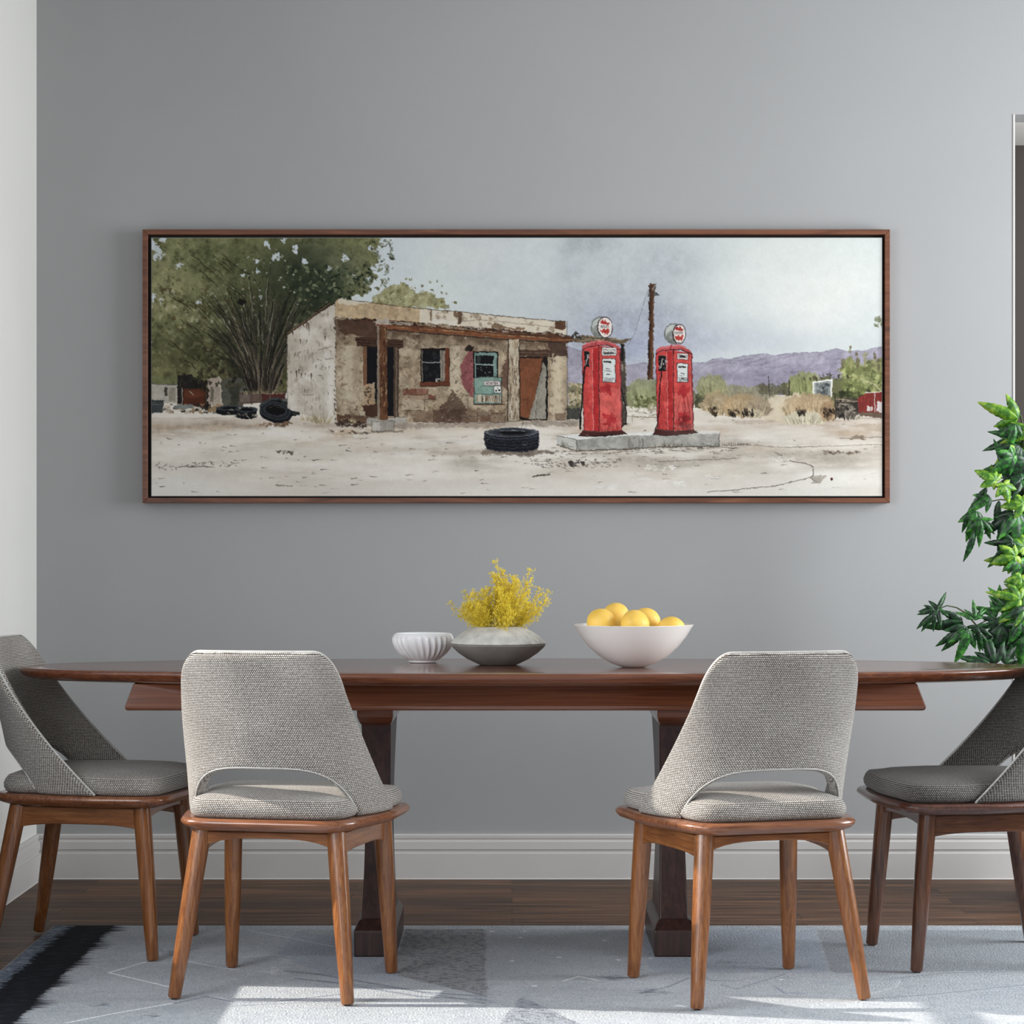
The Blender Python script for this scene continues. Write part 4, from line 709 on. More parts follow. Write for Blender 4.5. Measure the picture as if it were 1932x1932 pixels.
    p.line([(1248, 701), (1245, 730), (1243, 770), (1241, 795), (1236, 811)], 2.2, (28, 22, 24))
    # --- near tyre
    p.poly([(912, 846), (1020, 848), (1060, 852), (1000, 860), (905, 856)], (120, 106, 92), .8, 3, 2, 3)
    p.poly([(913, 818), (916, 812), (1014, 812), (1017, 820), (1017, 840), (1012, 848), (990, 852), (940, 852), (918, 846), (913, 836)], (27, 30, 38), 1, 0, 1, 1.4)
    for k in range(5): p.line([(914, 821+k*6), (938, 826+k*6), (965, 827.5+k*6), (995, 826+k*6), (1016, 820+k*6)], 1.0, (74, 80, 92), .8)
    for k in range(60): x = 915+k*1.7; yy = 820+7*(1-((x-965)/52)**2); p.line([(x, yy), (x, yy+3)], .9, (110, 118, 128), .6 if k % 2 else .2)
    for _ in range(110): x = r.uniform(916, 1014); y = r.uniform(826, 848); p.line([(x, y), (x+r.uniform(2, 5), y)], 1, r.choice([(60, 66, 78), (14, 16, 22)]), .7)
    p.ell(965, 815, 50, 8.6, (46, 50, 58)); p.ell(965, 815, 50, 8.6, (124, 130, 138), .8, ring=1.1); p.ell(966, 814.5, 42, 6.4, (84, 90, 98), .7, ring=.8); p.ell(968, 815.5, 27, 3.6, (12, 13, 18)); p.line([(944, 812.5), (968, 811.4), (990, 812.5)], 1, (160, 164, 168), .8)
    # --- ground marks
    for _ in range(520):
        y = 790+140*r.random()**1.3; x = r.uniform(288, 1662); L = r.uniform(1, 12)*(1+(y-790)/120)
        dens = .35+.65*(abs(y-852) < 16)
        if r.random() > dens: continue
        p.line([(x, y), (x+L*.5, y+r.uniform(-1.2, 1.2)), (x+L, y+r.uniform(-1, 1))], r.uniform(.7, 2.2), r.choice([(110, 92, 74), (140, 120, 98), (70, 60, 50), (50, 44, 38)]), r.uniform(.25, .8), taper=True)
    for _ in range(130):
        t = r.random(); x = 1000+t*170; y = 872+r.uniform(-5, 12)-abs(t-.5)*6; p.line([(x, y), (x+r.uniform(2, 10), y+r.uniform(-1, 1))], r.uniform(.8, 2.4), r.choice([(70, 60, 52), (44, 38, 34), (120, 104, 88)]), r.uniform(.4, .85), taper=True)
    p.dabs(16, (1074, 870, 1104, 878), (.8, 2.4), [(36, 32, 30)], (.8, 1), 1.8, rot=0)
    for _ in range(70): x = r.uniform(292, 448); y = 878+r.uniform(-3, 6)-(3 if x > 340 else -3); p.line([(x, y), (x+r.uniform(-5, 6), y-r.uniform(1, 7)*(r.random()**2))], .9, (70, 56, 44), r.uniform(.5, .9))
    p.line([(336, 880), (402, 880)], 1.2, (56, 46, 38), .8); p.line([(520, 915), (550, 916)], 1.5, (50, 42, 38), .8); p.ell(524, 915, 3, 2, (150, 134, 116)); p.line([(1004, 898), (1036, 895)], 3, (56, 48, 42), .85); p.dabs(14, (524, 850, 552, 856), (.8, 2), [(90, 78, 62)], (.6, .9), 2, rot=0)
    for pts, w in (([(1335, 928), (1400, 922), (1465, 916), (1520, 903), (1534, 898)], 1.2), ([(1490, 870), (1520, 874), (1534, 880), (1535, 896), (1530, 902), (1540, 908)], 1.6), ([(1462, 852), (1474, 858), (1476, 862)], 1.2), ([(1240, 870), (1300, 868), (1390, 864)], 1.0), ([(1340, 842), (1400, 838), (1480, 844), (1560, 841), (1663, 838)], .9)):
        p.line(pts, w, (84, 72, 62), .8)
    p.ell(1569.5, 903, 2.6, 2.8, (104, 46, 36)); p.line([(1585, 826), (1663, 824)], 1.3, (110, 94, 78), .8); p.dabs(12, (1600, 822, 1630, 828), (1, 2.4), [(120, 100, 80)], (.6, .9), 2.6, rot=0)
    p.poly([(1525, 900), (1560, 896), (1548, 910), (1534, 908)], (166, 154, 140), .7, 2, 2)
    p.dabs(30, (1555, 850, 1620, 856), (.8, 2), [(84, 70, 56), (120, 104, 84)], (.5, .9), 2.4, rot=0)
    for _ in range(46): x, y = r.choice([(1240, 880), (1200, 905), (1260, 912), (1480, 865), (1330, 900), (1150, 918)]); p.ell(x+r.uniform(-30, 30), y+r.uniform(-4, 4), r.uniform(2, 9), r.uniform(.8, 2.2), (238, 236, 228), r.uniform(.4, .9), fine=4)
    for cx, w, h in ((583, 26, 14), (610, 24, 22), (598, 20, 12), (660, 26, 10)): p.grass(cx, 797 if cx > 590 else 793, w, h*1.4, int(w*1.8), [(206, 190, 146), (176, 154, 106), (130, 110, 78), (222, 208, 168)], 1.2)
    p.dabs(26, (636, 794, 690, 804), (1, 3), [(60, 44, 36), (96, 72, 56)], (.5, .9), 2.2, rot=0)
    p.dabs(20, (625, 812, 700, 822), (1, 2.6), [(60, 54, 48), (228, 224, 214)], (.4, .8), 2.4, rot=.1); p.dabs(24, (490, 796, 546, 806), (1, 3), [(226, 222, 214), (140, 104, 78), (110, 84, 64)], (.5, .9), 2.6, rot=0)
    # hand-drawn wobble, pigment pooling, muted palette, paper grain
    jj = np.clip(np.arange(p.h)[:, None]+p.warp[1]*3+p.warp[3]*1.2, 0, p.h-1).astype(int); ii = np.clip(np.arange(p.w)[None, :]+p.warp[0]*3+p.warp[2]*1.2, 0, p.w-1).astype(int)
    p.img = p.img[jj, ii]
    lum = p.img.mean(2, keepdims=True); flat = np.clip((215-lum)/60, .12, 1)
    p.img *= 1+((p.noise(13, 4)[..., None]-.5)*.3+(p.noise(4, 2)[..., None]-.5)*.16)*flat
    p.wash(np.clip((p.noise(90, 4, 3, .5)-.5)*3, 0, 1)*(Y > 800), (200, 186, 170), .4)
    g = p.img.mean(2, keepdims=True); p.img = g+(p.img-g)*.76; p.img = 128+(p.img-128)*1.10-3
    p.img += (p.noise(2.2, 2)[..., None]-.5)*5
    return np.clip(p.img, 0, 255)
# ================================================================= rug
RX0, RX1, RY0, RY1, RS, RH = -1.31, 1.86, 4.4, 6.98, .004, .006
def paint_rug():
    U = 1/RS
    p = Paint(0, 0, (RX1-RX0)*U, (RY1-RY0)*U, 21); r = p.r
    def q(px, py):
        s = (py-1025)/(1.1-RH); return ((px-966)/s-RX0)*U, (RY1-F/s)*U
    def Q(l): return [q(*a) for a in l]
    n1 = p.noise(60, 4); n2 = p.noise(10, 3); n3 = p.noise(3, 2)
    p.img[:] = (168, 173, 178)
    p.wash(np.clip((n1-.4)*3, 0, 1), (180, 185, 190), .6); p.wash(np.clip((n2-.5)*4, 0, 1), (150, 158, 168), .35)
    # speckled and plain woven fields
    for pts, c, a, sp in (([(765, 1753), (917, 1753), (917, 1880), (700, 1830), (755, 1790)], (138, 140, 142), .75, 1), ([(1540, 1755), (1932, 1755), (1960, 1830), (1570, 1836)], (140, 145, 150), .8, 0),
                          ([(1200, 1753), (1535, 1755), (1565, 1835), (1230, 1836)], (154, 162, 174), .7, 0), ([(985, 1880), (1100, 1935), (940, 1935)], (140, 146, 156), .7, 1), ([(917, 1753), (1200, 1755), (1220, 1850), (917, 1850)], (158, 163, 168), .8, 0),
                          ([(560, 1760), (700, 1770), (760, 1850), (640, 1850), (520, 1800)], (152, 160, 174), .6, 0)):
        sl, m = p.poly(Q(pts), c, a, 2, 1, 2)
        if sp: p.put(sl, m*np.clip((n3[sl]-.52)*8, 0, 1), (84, 88, 94), .5)
    # border: blue-grey band, then a black brush-edged stripe
    W = .055*U
    p.poly([(-5, -5), (W, -5), (W+2, p.h+5), (-5, p.h+5)], (104, 114, 128), 1, 2, 1, 2)
    sl, m = p.poly([(-5, -5), (W, -5), (W, p.h+5), (-5, p.h+5)], None); p.put(sl, m*np.clip((n3[sl]-.5)*6, 0, 1), (160, 168, 178), .5)
    p.poly([(W, -5), (W+.115*U, -5), (W+.12*U, p.h+5), (W-3, p.h+5)], (22, 24, 30), 1, 3, 2, 1.5)
    for k in range(1500):
        y = r.uniform(-3, p.h); x = W+.11*U*r.uniform(.75, 1); ln = r.uniform(4, 15)*(1+.5*math.sin(y*.09)); p.line([(x, y), (x+ln, y-r.uniform(-1, 3))], r.uniform(.8, 1.8), (20, 22, 28), .9, taper=True)
        if k % 3 == 0: p.line([(W-r.uniform(0, 5), y), (W+4, y)], 1.2, (26, 30, 38), .9)
        if k % 4 == 0: x = W+r.uniform(4, 24); p.line([(x, y), (x+r.uniform(3, 8), y)], 1, (58, 62, 72), .6)
    # white line drawing
    wl = (232, 234, 236)
    for pts, wd, a in (([(275, 1815), (205, 1835), (320, 1862)], 1.7, .95), ([(125, 1930), (215, 1912), (325, 1893)], 1.8, .95), ([(352, 1813), (395, 1822), (440, 1829)], 1.2, .8), ([(470, 1756), (560, 1772), (650, 1790)], 1.1, .7), ([(460, 1806), (520, 1801), (550, 1805)], 1.1, .6), ([(1062, 1851), (1092, 1842), (1130, 1850)], 1.4, .95),
                       ([(390, 1880), (415, 1883), (432, 1887)], 1.2, .8), ([(520, 1766), (600, 1768)], .9, .5), ([(1640, 1876), (1690, 1862), (1698, 1850)], 1.0, .5)):
        p.line(Q(pts), wd, wl, a)
    for px, py in ((928, 1757), (982, 1769), (1140, 1774), (966, 1813), (1055, 1806), (1167, 1811), (1228, 1808), (1008, 1860), (1474, 1848), (1205, 1767), (990, 1757)):
        x, y = q(px, py); p.poly([(x-2.2, y-1.5), (x+2.2, y-1.5), (x, y+2.5)], wl, .9)
    for _ in range(60): x, y = q(r.gauss(515, 16), r.gauss(1832, 5)); p.line([(x, y), (x+r.uniform(1, 4), y)], 1, (214, 218, 222), .7)
    # dark drawn arcs
    dk = (96, 104, 120)
    for pts, wd, a in (([(540, 1832), (600, 1838), (700, 1855), (800, 1872), (915, 1880)], 4, .45), ([(560, 1846), (660, 1858), (790, 1880), (915, 1886)], 4, .4), ([(330, 1893), (390, 1880), (440, 1890), (520, 1890), (640, 1876)], 2, .6), ([(440, 1898), (600, 1890), (740, 1896), (915, 1898)], 2, .4), ([(600, 1850), (760, 1866), (915, 1893)], 3, .35),
                       ([(1300, 1836), (1345, 1850), (1402, 1850)], 1.4, .6), ([(1360, 1858), (1390, 1866), (1480, 1838)], 1.3, .6), ([(1210, 1874), (1260, 1862), (1300, 1845)], 2, .5), ([(1640, 1885), (1760, 1876), (1932, 1858)], 1.6, .45), ([(1670, 1848), (1780, 1836), (1932, 1832)], 1.8, .4), ([(1460, 1860), (1480, 1874), (1520, 1874)], 1.4, .5)):
        p.line(Q(pts), wd, dk, a)
    for cx, cy, sx, sy, n in ((320, 1796, 20, 4, 50), (1155, 1845, 12, 4, 40), (1220, 1872, 16, 3, 40), (185, 1895, 6, 2, 14), (285, 1915, 8, 2, 14), (905, 1880, 12, 10, 30), (1375, 1815, 20, 2, 24)):
        for _ in range(n): x, y = q(r.gauss(cx, sx), r.gauss(cy, sy)); p.line([(x, y), (x+r.uniform(1, 4), y)], 1, (90, 96, 108), .6)
    p.img *= 1+(n3[..., None]-.5)*.10
    return np.clip(p.img, 0, 255)
rugo = empty('area_rug', ((RX0+RX1)/2, (RY0+RY1)/2, 0)); tag(rugo, 'blue-grey patterned rug with a black brushed stripe, lying under table and chairs', 'rug')
inv = Matrix.Translation(rugo.location).inverted()
ro = (RX0-rugo.location.x, RY1-rugo.location.y)
pg = pigment_grid('pile', paint_rug()*1.09, (ro[0], ro[1], RH), (RS, 0, 0), (0, -RS, 0), M['rug'], rugo)
b = MB(); b.box((ro[0]-.001, -(RY1-RY0)/2-.001, .0005), (-ro[0]+.001, ro[1]+.001, RH-.0012)); b.build('backing', M['piping'], rugo)
# ================================================================= framed painting
S = F/(YB-.045)
def PX(x): return (x-966)/S
def PZ(y): return 1.1-(y-1025)/S
pa = empty('framed_painting', (PX(974), YB-.002, PZ(691))); tag(pa, 'long framed watercolour of a desert filling station with two red pumps, on grey wall', 'painting')
cx, cz = pa.location.x, pa.location.z
x0, x1, z0, z1 = PX(269)-cx, PX(1679)-cx, PZ(949)-cz, PZ(433)-cz
t_ = .0165; dp = .045
for nm, q in (('frame_rail', [(x0, z1), (x1, z1), (x1-t_, z1-t_), (x0+t_, z1-t_)]), ('frame_rail', [(x0, z0), (x1, z0), (x1-t_, z0+t_), (x0+t_, z0+t_)]),
              ('frame_stile', [(x0, z0), (x0, z1), (x0+t_, z1-t_), (x0+t_, z0+t_)]), ('frame_stile', [(x1, z0), (x1, z1), (x1-t_, z1-t_), (x1-t_, z0+t_)])):
    b = MB(); b.rings([[(x, -dp, z) for x, z in q], [(x, 0, z) for x, z in q]]); o = b.build(nm, M['frame'] if nm == 'frame_rail' else M['frame_v'] if 'frame_v' in M else M['frame'], pa); bevel(o, .0012, 1)
b = MB(); b.box((x0+t_-.001, -.012, z0+t_-.001), (x1-t_+.001, -.004, z1-t_+.001)); b.build('backing_board', M['black'], pa)
c0, c1, d0, d1 = PX(285)-cx, PX(1665)-cx, PZ(936)-cz, PZ(448)-cz
b = MB(); b.box((c0, -.0365, d0), (c1, -.0125, d1)); b.build('stretcher', M['piping'], pa)
img = np.clip(paint_station(), 0, 255)
img = 255*np.clip((img/255)*.94, 0, .97)
pigment_grid('canvas', img, (c0, -.0372, d1), ((c1-c0)/1380, 0, 0), (0, 0, (d0-d1)/488), M['canvas'], pa)
# ================================================================= dining table
TX, TY, TZ = .035, 6.67, .765
tb = empty('dining_table', (TX, TY, 0)); tag(tb, 'long oval walnut dining table on two pedestals, standing before the grey wall', 'table')
def superell(a, b_, n, e):
    o = []
    for k in range(n):
        t = 2*math.pi*k/n; c, s = math.cos(t), math.sin(t); o.append(Vector((a*math.copysign(abs(c)**(2/e), c), b_*math.copysign(abs(s)**(2/e), s))))
    return o
ol = resample(superell(1.38, .43, 400, 2.08), 240)
b = MB(); b.rings([[(p.x, p.y, z) for p in inset(ol, d)] for d, z in ((.055, TZ-.034), (.03, TZ-.031), (.010, TZ-.024), (.002, TZ-.014), (0, TZ-.009), (.001, TZ-.004), (.005, TZ-.001), (.009, TZ), (.10, TZ))]); b.build('tabletop', M['table'], tb, True, 50)
b = MB(); prof = [(-1.055, -.28, TZ-.10), (-1.055, -.28, TZ-.094), (-1.035, -.262, TZ-.034)]
b.rings([[(-x, -y, z), (x, -y, z), (x, y, z), (-x, y, z)] for x, y, z in ((1.045, .275, TZ-.104), (1.05, .28, TZ-.100), (1.05, .28, TZ-.092), (1.030, .26, TZ-.0335))]); bevel(b.build('apron', M['table'], tb), .003)
for sx in (-1, 1):
    px = sx*.397; ped = []
    def rr(z, hw, hd, y=0): return [(px-hw, y-hd, z), (px+hw, y-hd, z), (px+hw, y+hd, z), (px-hw, y+hd, z)]
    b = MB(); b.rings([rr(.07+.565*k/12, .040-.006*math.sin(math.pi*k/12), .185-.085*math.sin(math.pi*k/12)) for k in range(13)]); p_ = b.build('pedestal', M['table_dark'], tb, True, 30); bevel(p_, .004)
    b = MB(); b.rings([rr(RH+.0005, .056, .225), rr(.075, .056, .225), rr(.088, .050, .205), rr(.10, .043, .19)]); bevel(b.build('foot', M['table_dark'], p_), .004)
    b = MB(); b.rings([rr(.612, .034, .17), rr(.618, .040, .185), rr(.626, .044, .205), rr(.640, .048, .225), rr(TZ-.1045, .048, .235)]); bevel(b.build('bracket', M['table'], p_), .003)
# ================================================================= chairs
SEAT = rounded([(-.205, -.235, .10), (.205, -.235, .10), (.268, .02, .3), (.262, .25, .07), (0, .275, .5), (-.262, .25, .07), (-.268, .02, .3)], 8)
CUSH = rounded([(-.196, -.215, .08), (.196, -.215, .08), (.214, .0, .2), (.250, .10, .2), (.243, .235, .07), (0, .258, .5), (-.243, .235, .07), (-.250, .10, .2), (-.214, .0, .2)], 8)
def make_chair(fab):
    root = empty('dining_chair', (0, 0, 0))
    ol = resample(SEAT, 120)
    b = MB(); b.rings([[(p.x, p.y, z) for p in inset(ol, d)] for d, z in ((.060, .400), (.030, .404), (.010, .411), (.001, .420), (0, .425), (.003, .430), (.009, .4335), (.03, .434))]); b.build('seat_rim', M['rim'], root, True, 60)
    ol = resample(CUSH, 140); rs = []
    for d, z in ((.02, .433), (.006, .437), (0, .446), (-.001, .458), (.004, .470), (.012, .479)): rs.append([(p.x, p.y, z) for p in inset(ol, d)])
    base = inset(ol, .012)
    for q, z in ((.90, .487), (.80, .492), (.66, .4955), (.5, .4975), (.3, .4985)): rs.append([(p.x*q, .02+(p.y-.02)*q, z-.006*max(0, p.y)/.25*q) for p in base])
    vs = [v for r_ in rs for v in r_]; n = 140; fs = []
    for k in range(len(rs)-1):
        for i in range(n): j = (i+1) % n; fs.append((k*n+i, k*n+j, (k+1)*n+j, (k+1)*n+i))
    vs.append((0, .02, .4988)); c = len(vs)-1; fs += [((len(rs)-1)*n+i, (len(rs)-1)*n+(i+1) % n, c) for i in range(n)]; fs.append(tuple(reversed(range(n))))
    # side of the cushion unrolled around its edge, top laid flat
    per = [0]
    for i in range(n): per.append(per[-1]+(ol[(i+1) % n]-ol[i]).length)
    uvs = []
    me = bpy.data.meshes.new('seat_cushion'); me.from_pydata(vs, [], fs); me.update(); ul = me.uv_layers.new(name='UVMap')
    for pl in me.polygons:
        k = min(pl.vertices)//n; side = k < 5 and len(pl.vertices) == 4
        for li in pl.loop_indices:
            vi = me.loops[li].vertex_index; v = vs[vi]
            if side:
                i = vi % n; u = per[i]
                if i == 0 and any((q % n) == n-1 for q in pl.vertices): u = per[n]
                ul.data[li].uv = (u, v[2])
            else: ul.data[li].uv = (v[0], v[1])
    me.materials.append(fab); me.polygons.foreach_set('use_smooth', [True]*len(me.polygons)); cu = link(bpy.data.objects.new('seat_cushion', me), root); fixn(cu)
    # wrap-around backrest with an arched opening above the seat
    NU, NV = 72, 44; H0, H1 = .434, .838
    def surf(u, h):
        hw = .244-.062*h; Ph = math.radians(90-24*h); D = (.225*(1-h)**1.2+.05)/(1-math.cos(Ph)*0); k = 1.0
        q = (h-.80)/.20
        if q > 0: k = 1-.33*(1-math.sqrt(max(0, 1-q*q)))
        ph = u*k*Ph; Wd = hw/math.sin(Ph)
        return Vector((Wd*math.sin(ph), -.208-.075*h**1.1+D*(1-math.cos(ph)), H0+(H1-H0)*h))
    def hb(u): 
        ua = .60
        return .30*(1-abs(u/ua)**3.4)**(1/2.3) if abs(u) < ua else 0
    e_ = [.0008, .003, .007, .012, .018, .026]
    us = sorted(set([round(-.97+1.94*i/64, 5) for i in range(65)]+[s*(.60+q*d) for s in (-1, 1) for q in (-1, 1) for d in e_]+[s*(1-d*2.2) for s in (-1, 1) for d in [0]+e_]))
    ts = sorted(set([0, .004, .012, .024, .04, .06, .085]+[.11+.66*i/22 for i in range(23)]+[.78+.22*math.sin(math.pi/2*i/16) for i in range(1, 17)]+[.9992, .996]))
    nu, nt = len(us), len(ts); A = np.zeros((nu, nt, 3)); UV = np.zeros((nu, nt, 2))
    for i, u in enumerate(us):
        b0 = hb(u)
        for k, t in enumerate(ts):
            h = b0+(1-b0)*t; A[i, k] = surf(u, h); q = max(0, (h-.80)/.20); kk = 1-.33*(1-math.sqrt(max(0, 1-q*q))); UV[i, k] = (u*kk*(.335-.06*h), A[i, k, 2])
    du = np.gradient(A, axis=0); dt = np.gradient(A, axis=1)
    up = np.array([0, 0, 1.0])
    nr = np.zeros_like(A)
    for i, u in enumerate(us):
        for k in range(nt):
            h = (A[i, k, 2]-H0)/(H1-H0); e = 1e-3; q0 = surf(max(-1, u-e), min(h, .79)); q1 = surf(min(1, u+e), min(h, .79)); s0 = surf(u, min(h, .79)); s1 = surf(u, min(h, .79)+.01)
            n_ = (q1-q0).cross(s1-s0).normalized(); nr[i, k] = n_
    edge = np.concatenate([UV[0], UV[-1], UV[:, 0], UV[:, -1]]); dist = np.sqrt(((UV[:, :, None, :]-edge[None, None])**2).sum(-1)).min(-1)
    # densify the border so the distance is smooth
    T2 = .0155; rr0 = .015; th = T2*np.sqrt(np.clip(1-(1-np.clip(dist/rr0, 0, 1))**2, 0, 1))
    O = A+nr*th[..., None]; I = A-nr*th[..., None]
    vs = [tuple(v) for v in O.reshape(-1, 3)]+[tuple(v) for v in I.reshape(-1, 3)]; NN = nu*nt; uv = [tuple(v) for v in UV.reshape(-1, 2)]*2; fs = []
    for i in range(nu-1):
        for k in range(nt-1):
            a = i*nt+k; fs.append((a, a+nt, a+nt+1, a+1)); fs.append((NN+a, NN+a+1, NN+a+nt+1, NN+a+nt))
    for k in range(nt-1):
        for i in (0, nu-1): a = i*nt+k; fs.append((a, a+1, NN+a+1, NN+a))
    for i in range(nu-1):
        for k in (0, nt-1): a = i*nt+k; fs.append((a, NN+a, NN+a+nt, a+nt))
    br = mesh_obj('backrest', vs, fs, fab, root, True, uv)
    bm = bmesh.new(); bm.from_mesh(br.data); bmesh.ops.remove_doubles(bm, verts=bm.verts, dist=.00002); bmesh.ops.recalc_face_normals(bm, faces=bm.faces); bm.to_mesh(br.data); bm.free()
    br.data.polygons.foreach_set('use_smooth', [True]*len(br.data.polygons))
    # piping round the opening, on the rear face
    pts = []
    for i in range(61):
        u = -.60*math.cos(math.pi*i/60); h = max(0, hb(u*.9995))+.012; v = surf(u, h); e = surf(u, h); nrm = Vector((math.sin(u*math.pi/2), -math.cos(u*math.pi/2), 0)); pts.append(v+nrm*.0135)
    b = MB(); b.tube(pts, .0022, 6)
    rim = [Vector(A[0, k]) for k in range(nt)]+[Vector(A[i, -1]) for i in range(1, nu-1)]+[Vector(A[-1, k]) for k in reversed(range(nt))]
    keep = [rim[0]]
    for v in rim[1:]:
        if (v-keep[-1]).length > .0035: keep.append(v)
    b.tube(keep, .0036, 8); b.build('piping', M['piping'], br, True, 80)
    for nm, (tx, ty), (fx, fy) in (('leg', (-.168, -.165), (-.215, -.235)), ('leg', (.168, -.165), (.215, -.235)), ('leg', (-.196, .178), (-.212, .212)), ('leg', (.196, .178), (.212, .212))):
        b = MB(); pp = []; rad = []
        for k in range(13):
            t = k/12; pp.append((tx+(fx-tx)*t, ty+(fy-ty)*t, .400*(1-t)+.0035*t)); rad.append(.0235+.002*math.sin(t*3.1)-.0085*t if k < 12 else .0125)
        rad[-2] = .0158; pp[-2] = tuple(Vector(pp[-1]).lerp(Vector(pp[-2]), .12)); b.tube(pp, rad, 20); b.build(nm, M['walnut'], root, True, 50)
    def rail(nm, a, c_, z0, z1, th, arch=0):
        a = Vector(a); c_ = Vector(c_); t = (c_-a).normalized(); s = Vector((-t.y, t.x))*th/2; b = MB(); R_ = []
        for k in range(15):
            q = k/14; p = a.lerp(c_, q); zz = z0+arch*(1-abs(2*q-1)**3.5); R_.append([(*(p-s), zz), (*(p+s), zz), (*(p+s), z1), (*(p-s), z1)])
        b.rings(R_); bevel(b.build(nm, M['rail'] if abs(t.x) > .5 else M['side'], root, True, 40), .002)
    rail('seat_rail', (-.17, -.168), (.17, -.168), .358, .399, .020, .026); rail('seat_rail', (-.196, .18), (.196, .18), .362, .399, .02, .015)
    for s in (-1, 1): rail('seat_rail', (s*.172, -.165), (s*.197, .178), .342, .399, .020, .012)
    return root
def copy_tree(o, parent=None):
    c = o.copy(); COL.objects.link(c)
    if parent is not None: c.parent = parent
    for ch in list(o.children): copy_tree(ch, c)
    return c
def repaint(o, mp):
    for ch in o.children:
        if ch.type == 'MESH' and ch.data.materials and ch.data.materials[0].name in mp:
            ch.data = ch.data.copy(); ch.data.materials[0] = mp[ch.data.materials[0].name]
        repaint(ch, mp)
G = 'dining chairs round the table'
ch = make_chair(M['fabric'])
CH = [(-.555, 6.04, -11, 'grey woven dining chair with walnut legs, front left, backrest towards the viewer'), (.57, 6.00, 17, 'grey woven dining chair with walnut legs, front right, backrest towards the viewer'),
      (-1.125, 6.62, -97, 'grey woven dining chair at the left end of the table, beside the cream wall'), (1.215, 6.45, 97, 'grey woven dining chair with shade painted in, at the right end, in front of the plant')]
for k, (x, y, rz, lab) in enumerate(CH):
    c = ch if k == 0 else copy_tree(ch)
    if k == 3: repaint(c, {'woven_upholstery': M['fabric_shaded'], 'chair_walnut': M['walnut_shaded'], 'chair_rail_walnut': M['rail_shaded'], 'chair_side_walnut': M['side_shaded'], 'seat_rim_walnut': M['rim_shaded']})  # right-end chair gets the shaded copies, its shade is painted in
    c.location = (x, y, RH-.001); c.rotation_euler = (0, 0, math.radians(rz)); tag(c, lab, 'chair', G)
# ================================================================= things on the table
def place(o, px, y, lab, cat, group=None): 
    o.location = ((px-966)/F*y, y, TZ+.0004); return tag(o, lab, cat, group)
# fluted bowl
def flute(r, z, a):
    q = a*28+z*60; k = max(0, min(1, (z-.010)/.02))*max(0, min(1, (.078-z)/.012)); return r-.0042*k*(.5+.5*math.cos(q))**.7
prof = [(.036, 0), (.040, .002), (.041, .006), (.054, .014), (.068, .026), (.079, .040), (.0855, .054), (.087, .066), (.084, .075), (.080, .080), (.077, .0825), (.074, .081), (.077, .070), (.075, .05), (.062, .028), (.04, .013), (.01, .011)]
prof = [(prof[i][0]+(prof[i+1][0]-prof[i][0])*t/3, prof[i][1]+(prof[i+1][1]-prof[i][1])*t/3) for i in range(len(prof)-1) for t in range(3)]+[prof[-1]]
half = next(i for i, p in enumerate(prof) if p[1] >= .0824)
b = MB(); n = 560
b.rings([[((flute(r, z, 2*math.pi*i/n) if k < half else r)*math.cos(2*math.pi*i/n), (flute(r, z, 2*math.pi*i/n) if k < half else r)*math.sin(2*math.pi*i/n), z) for i in range(n)] for k, (r, z) in enumerate(prof)])
place(b.build('fluted_bowl', M['porcelain'], None, True, 60), 798, 6.84, 'small white fluted bowl, left of the stone vase', 'bowl')
# stoneware vase
vz = place(empty('stoneware_vase', (0, 0, 0)), 940, 6.72, 'flat lens-shaped grey stoneware vase holding yellow flowers', 'vase')
b = lathe([(.050, 0), (.056, .002), (.085, .016), (.110, .033), (.126, .048), (.131, .055), (.130, .0575), (.1, .057)], 96); b.build('lower_shell', M['stone'], vz, True, 50)
random.seed(5); ph = [random.uniform(-.012, .012) for _ in range(97)]
b = lathe([(.1, .0575), (.129, .0580), (.131, .0600), (.126, .066), (.112, .079), (.095, .091), (.078, .100), (.066, .105), (.060, .106), (.056, .104), (.052, .09), (.05, .07)], 192, lambda r, z, a: r*(1+.006*math.sin(a*46+3*math.sin(a*5))*(1 if .06 < z < .1055 and r > .058 else 0))); b.build('upper_shell', M['stone_light'], vz, True, 50)
# flowers
random.seed(11); fl = empty('dried_flowers', (vz.location.x, vz.location.y, TZ+.100)); tag(fl, 'airy bunch of tiny yellow dried flowers in the stoneware vase', 'flowers')
ico = [(0, 0, 1), (0, 0, -1)]+[(math.cos(k*math.pi/2), math.sin(k*math.pi/2), 0) for k in range(4)]; icf = [(2, 3, 0), (3, 4, 0), (4, 5, 0), (5, 2, 0), (3, 2, 1), (4, 3, 1), (5, 4, 1), (2, 5, 1)]
def sprig_mesh(seed, nb, bud=1.0):
    r = random.Random(seed); b = MB(); bend = r.uniform(.05, .22)
    def P_(t): return Vector((bend*t*t, .03*math.sin(t*4+seed), t*(1-.15*bend*t)))
    b.tube([P_(k/7) for k in range(8)], [.006-.0035*k/7 for k in range(8)], 4)
    for k in range(nb):
        t = r.uniform(.28, 1) ; a = r.uniform(0, 6.28); l = r.uniform(.03, .16)*(1.25-t*.7); p0 = P_(t-.06); p1 = P_(t)+Vector((math.cos(a)*l, math.sin(a)*l, l*.55))
        m_ = p0.lerp(p1, .6)+Vector((0, 0, -.01)); b.tube([p0, m_, p1], .0028, 3, 0, False)
        for q in range(4):
            c = p1+Vector([r.uniform(-.028, .028) for _ in range(3)])*(1 if q else 0); s = r.uniform(.007, .0125)*bud; b.add([c+Vector(v)*s for v in ico], icf, 1)
    return b
meshes = []
for k in range(8):
    o = sprig_mesh(k, 58 if k < 6 else 30).build('flower_sprig', [M['stem'], M['yellow']], fl, True, 80); meshes.append(o)
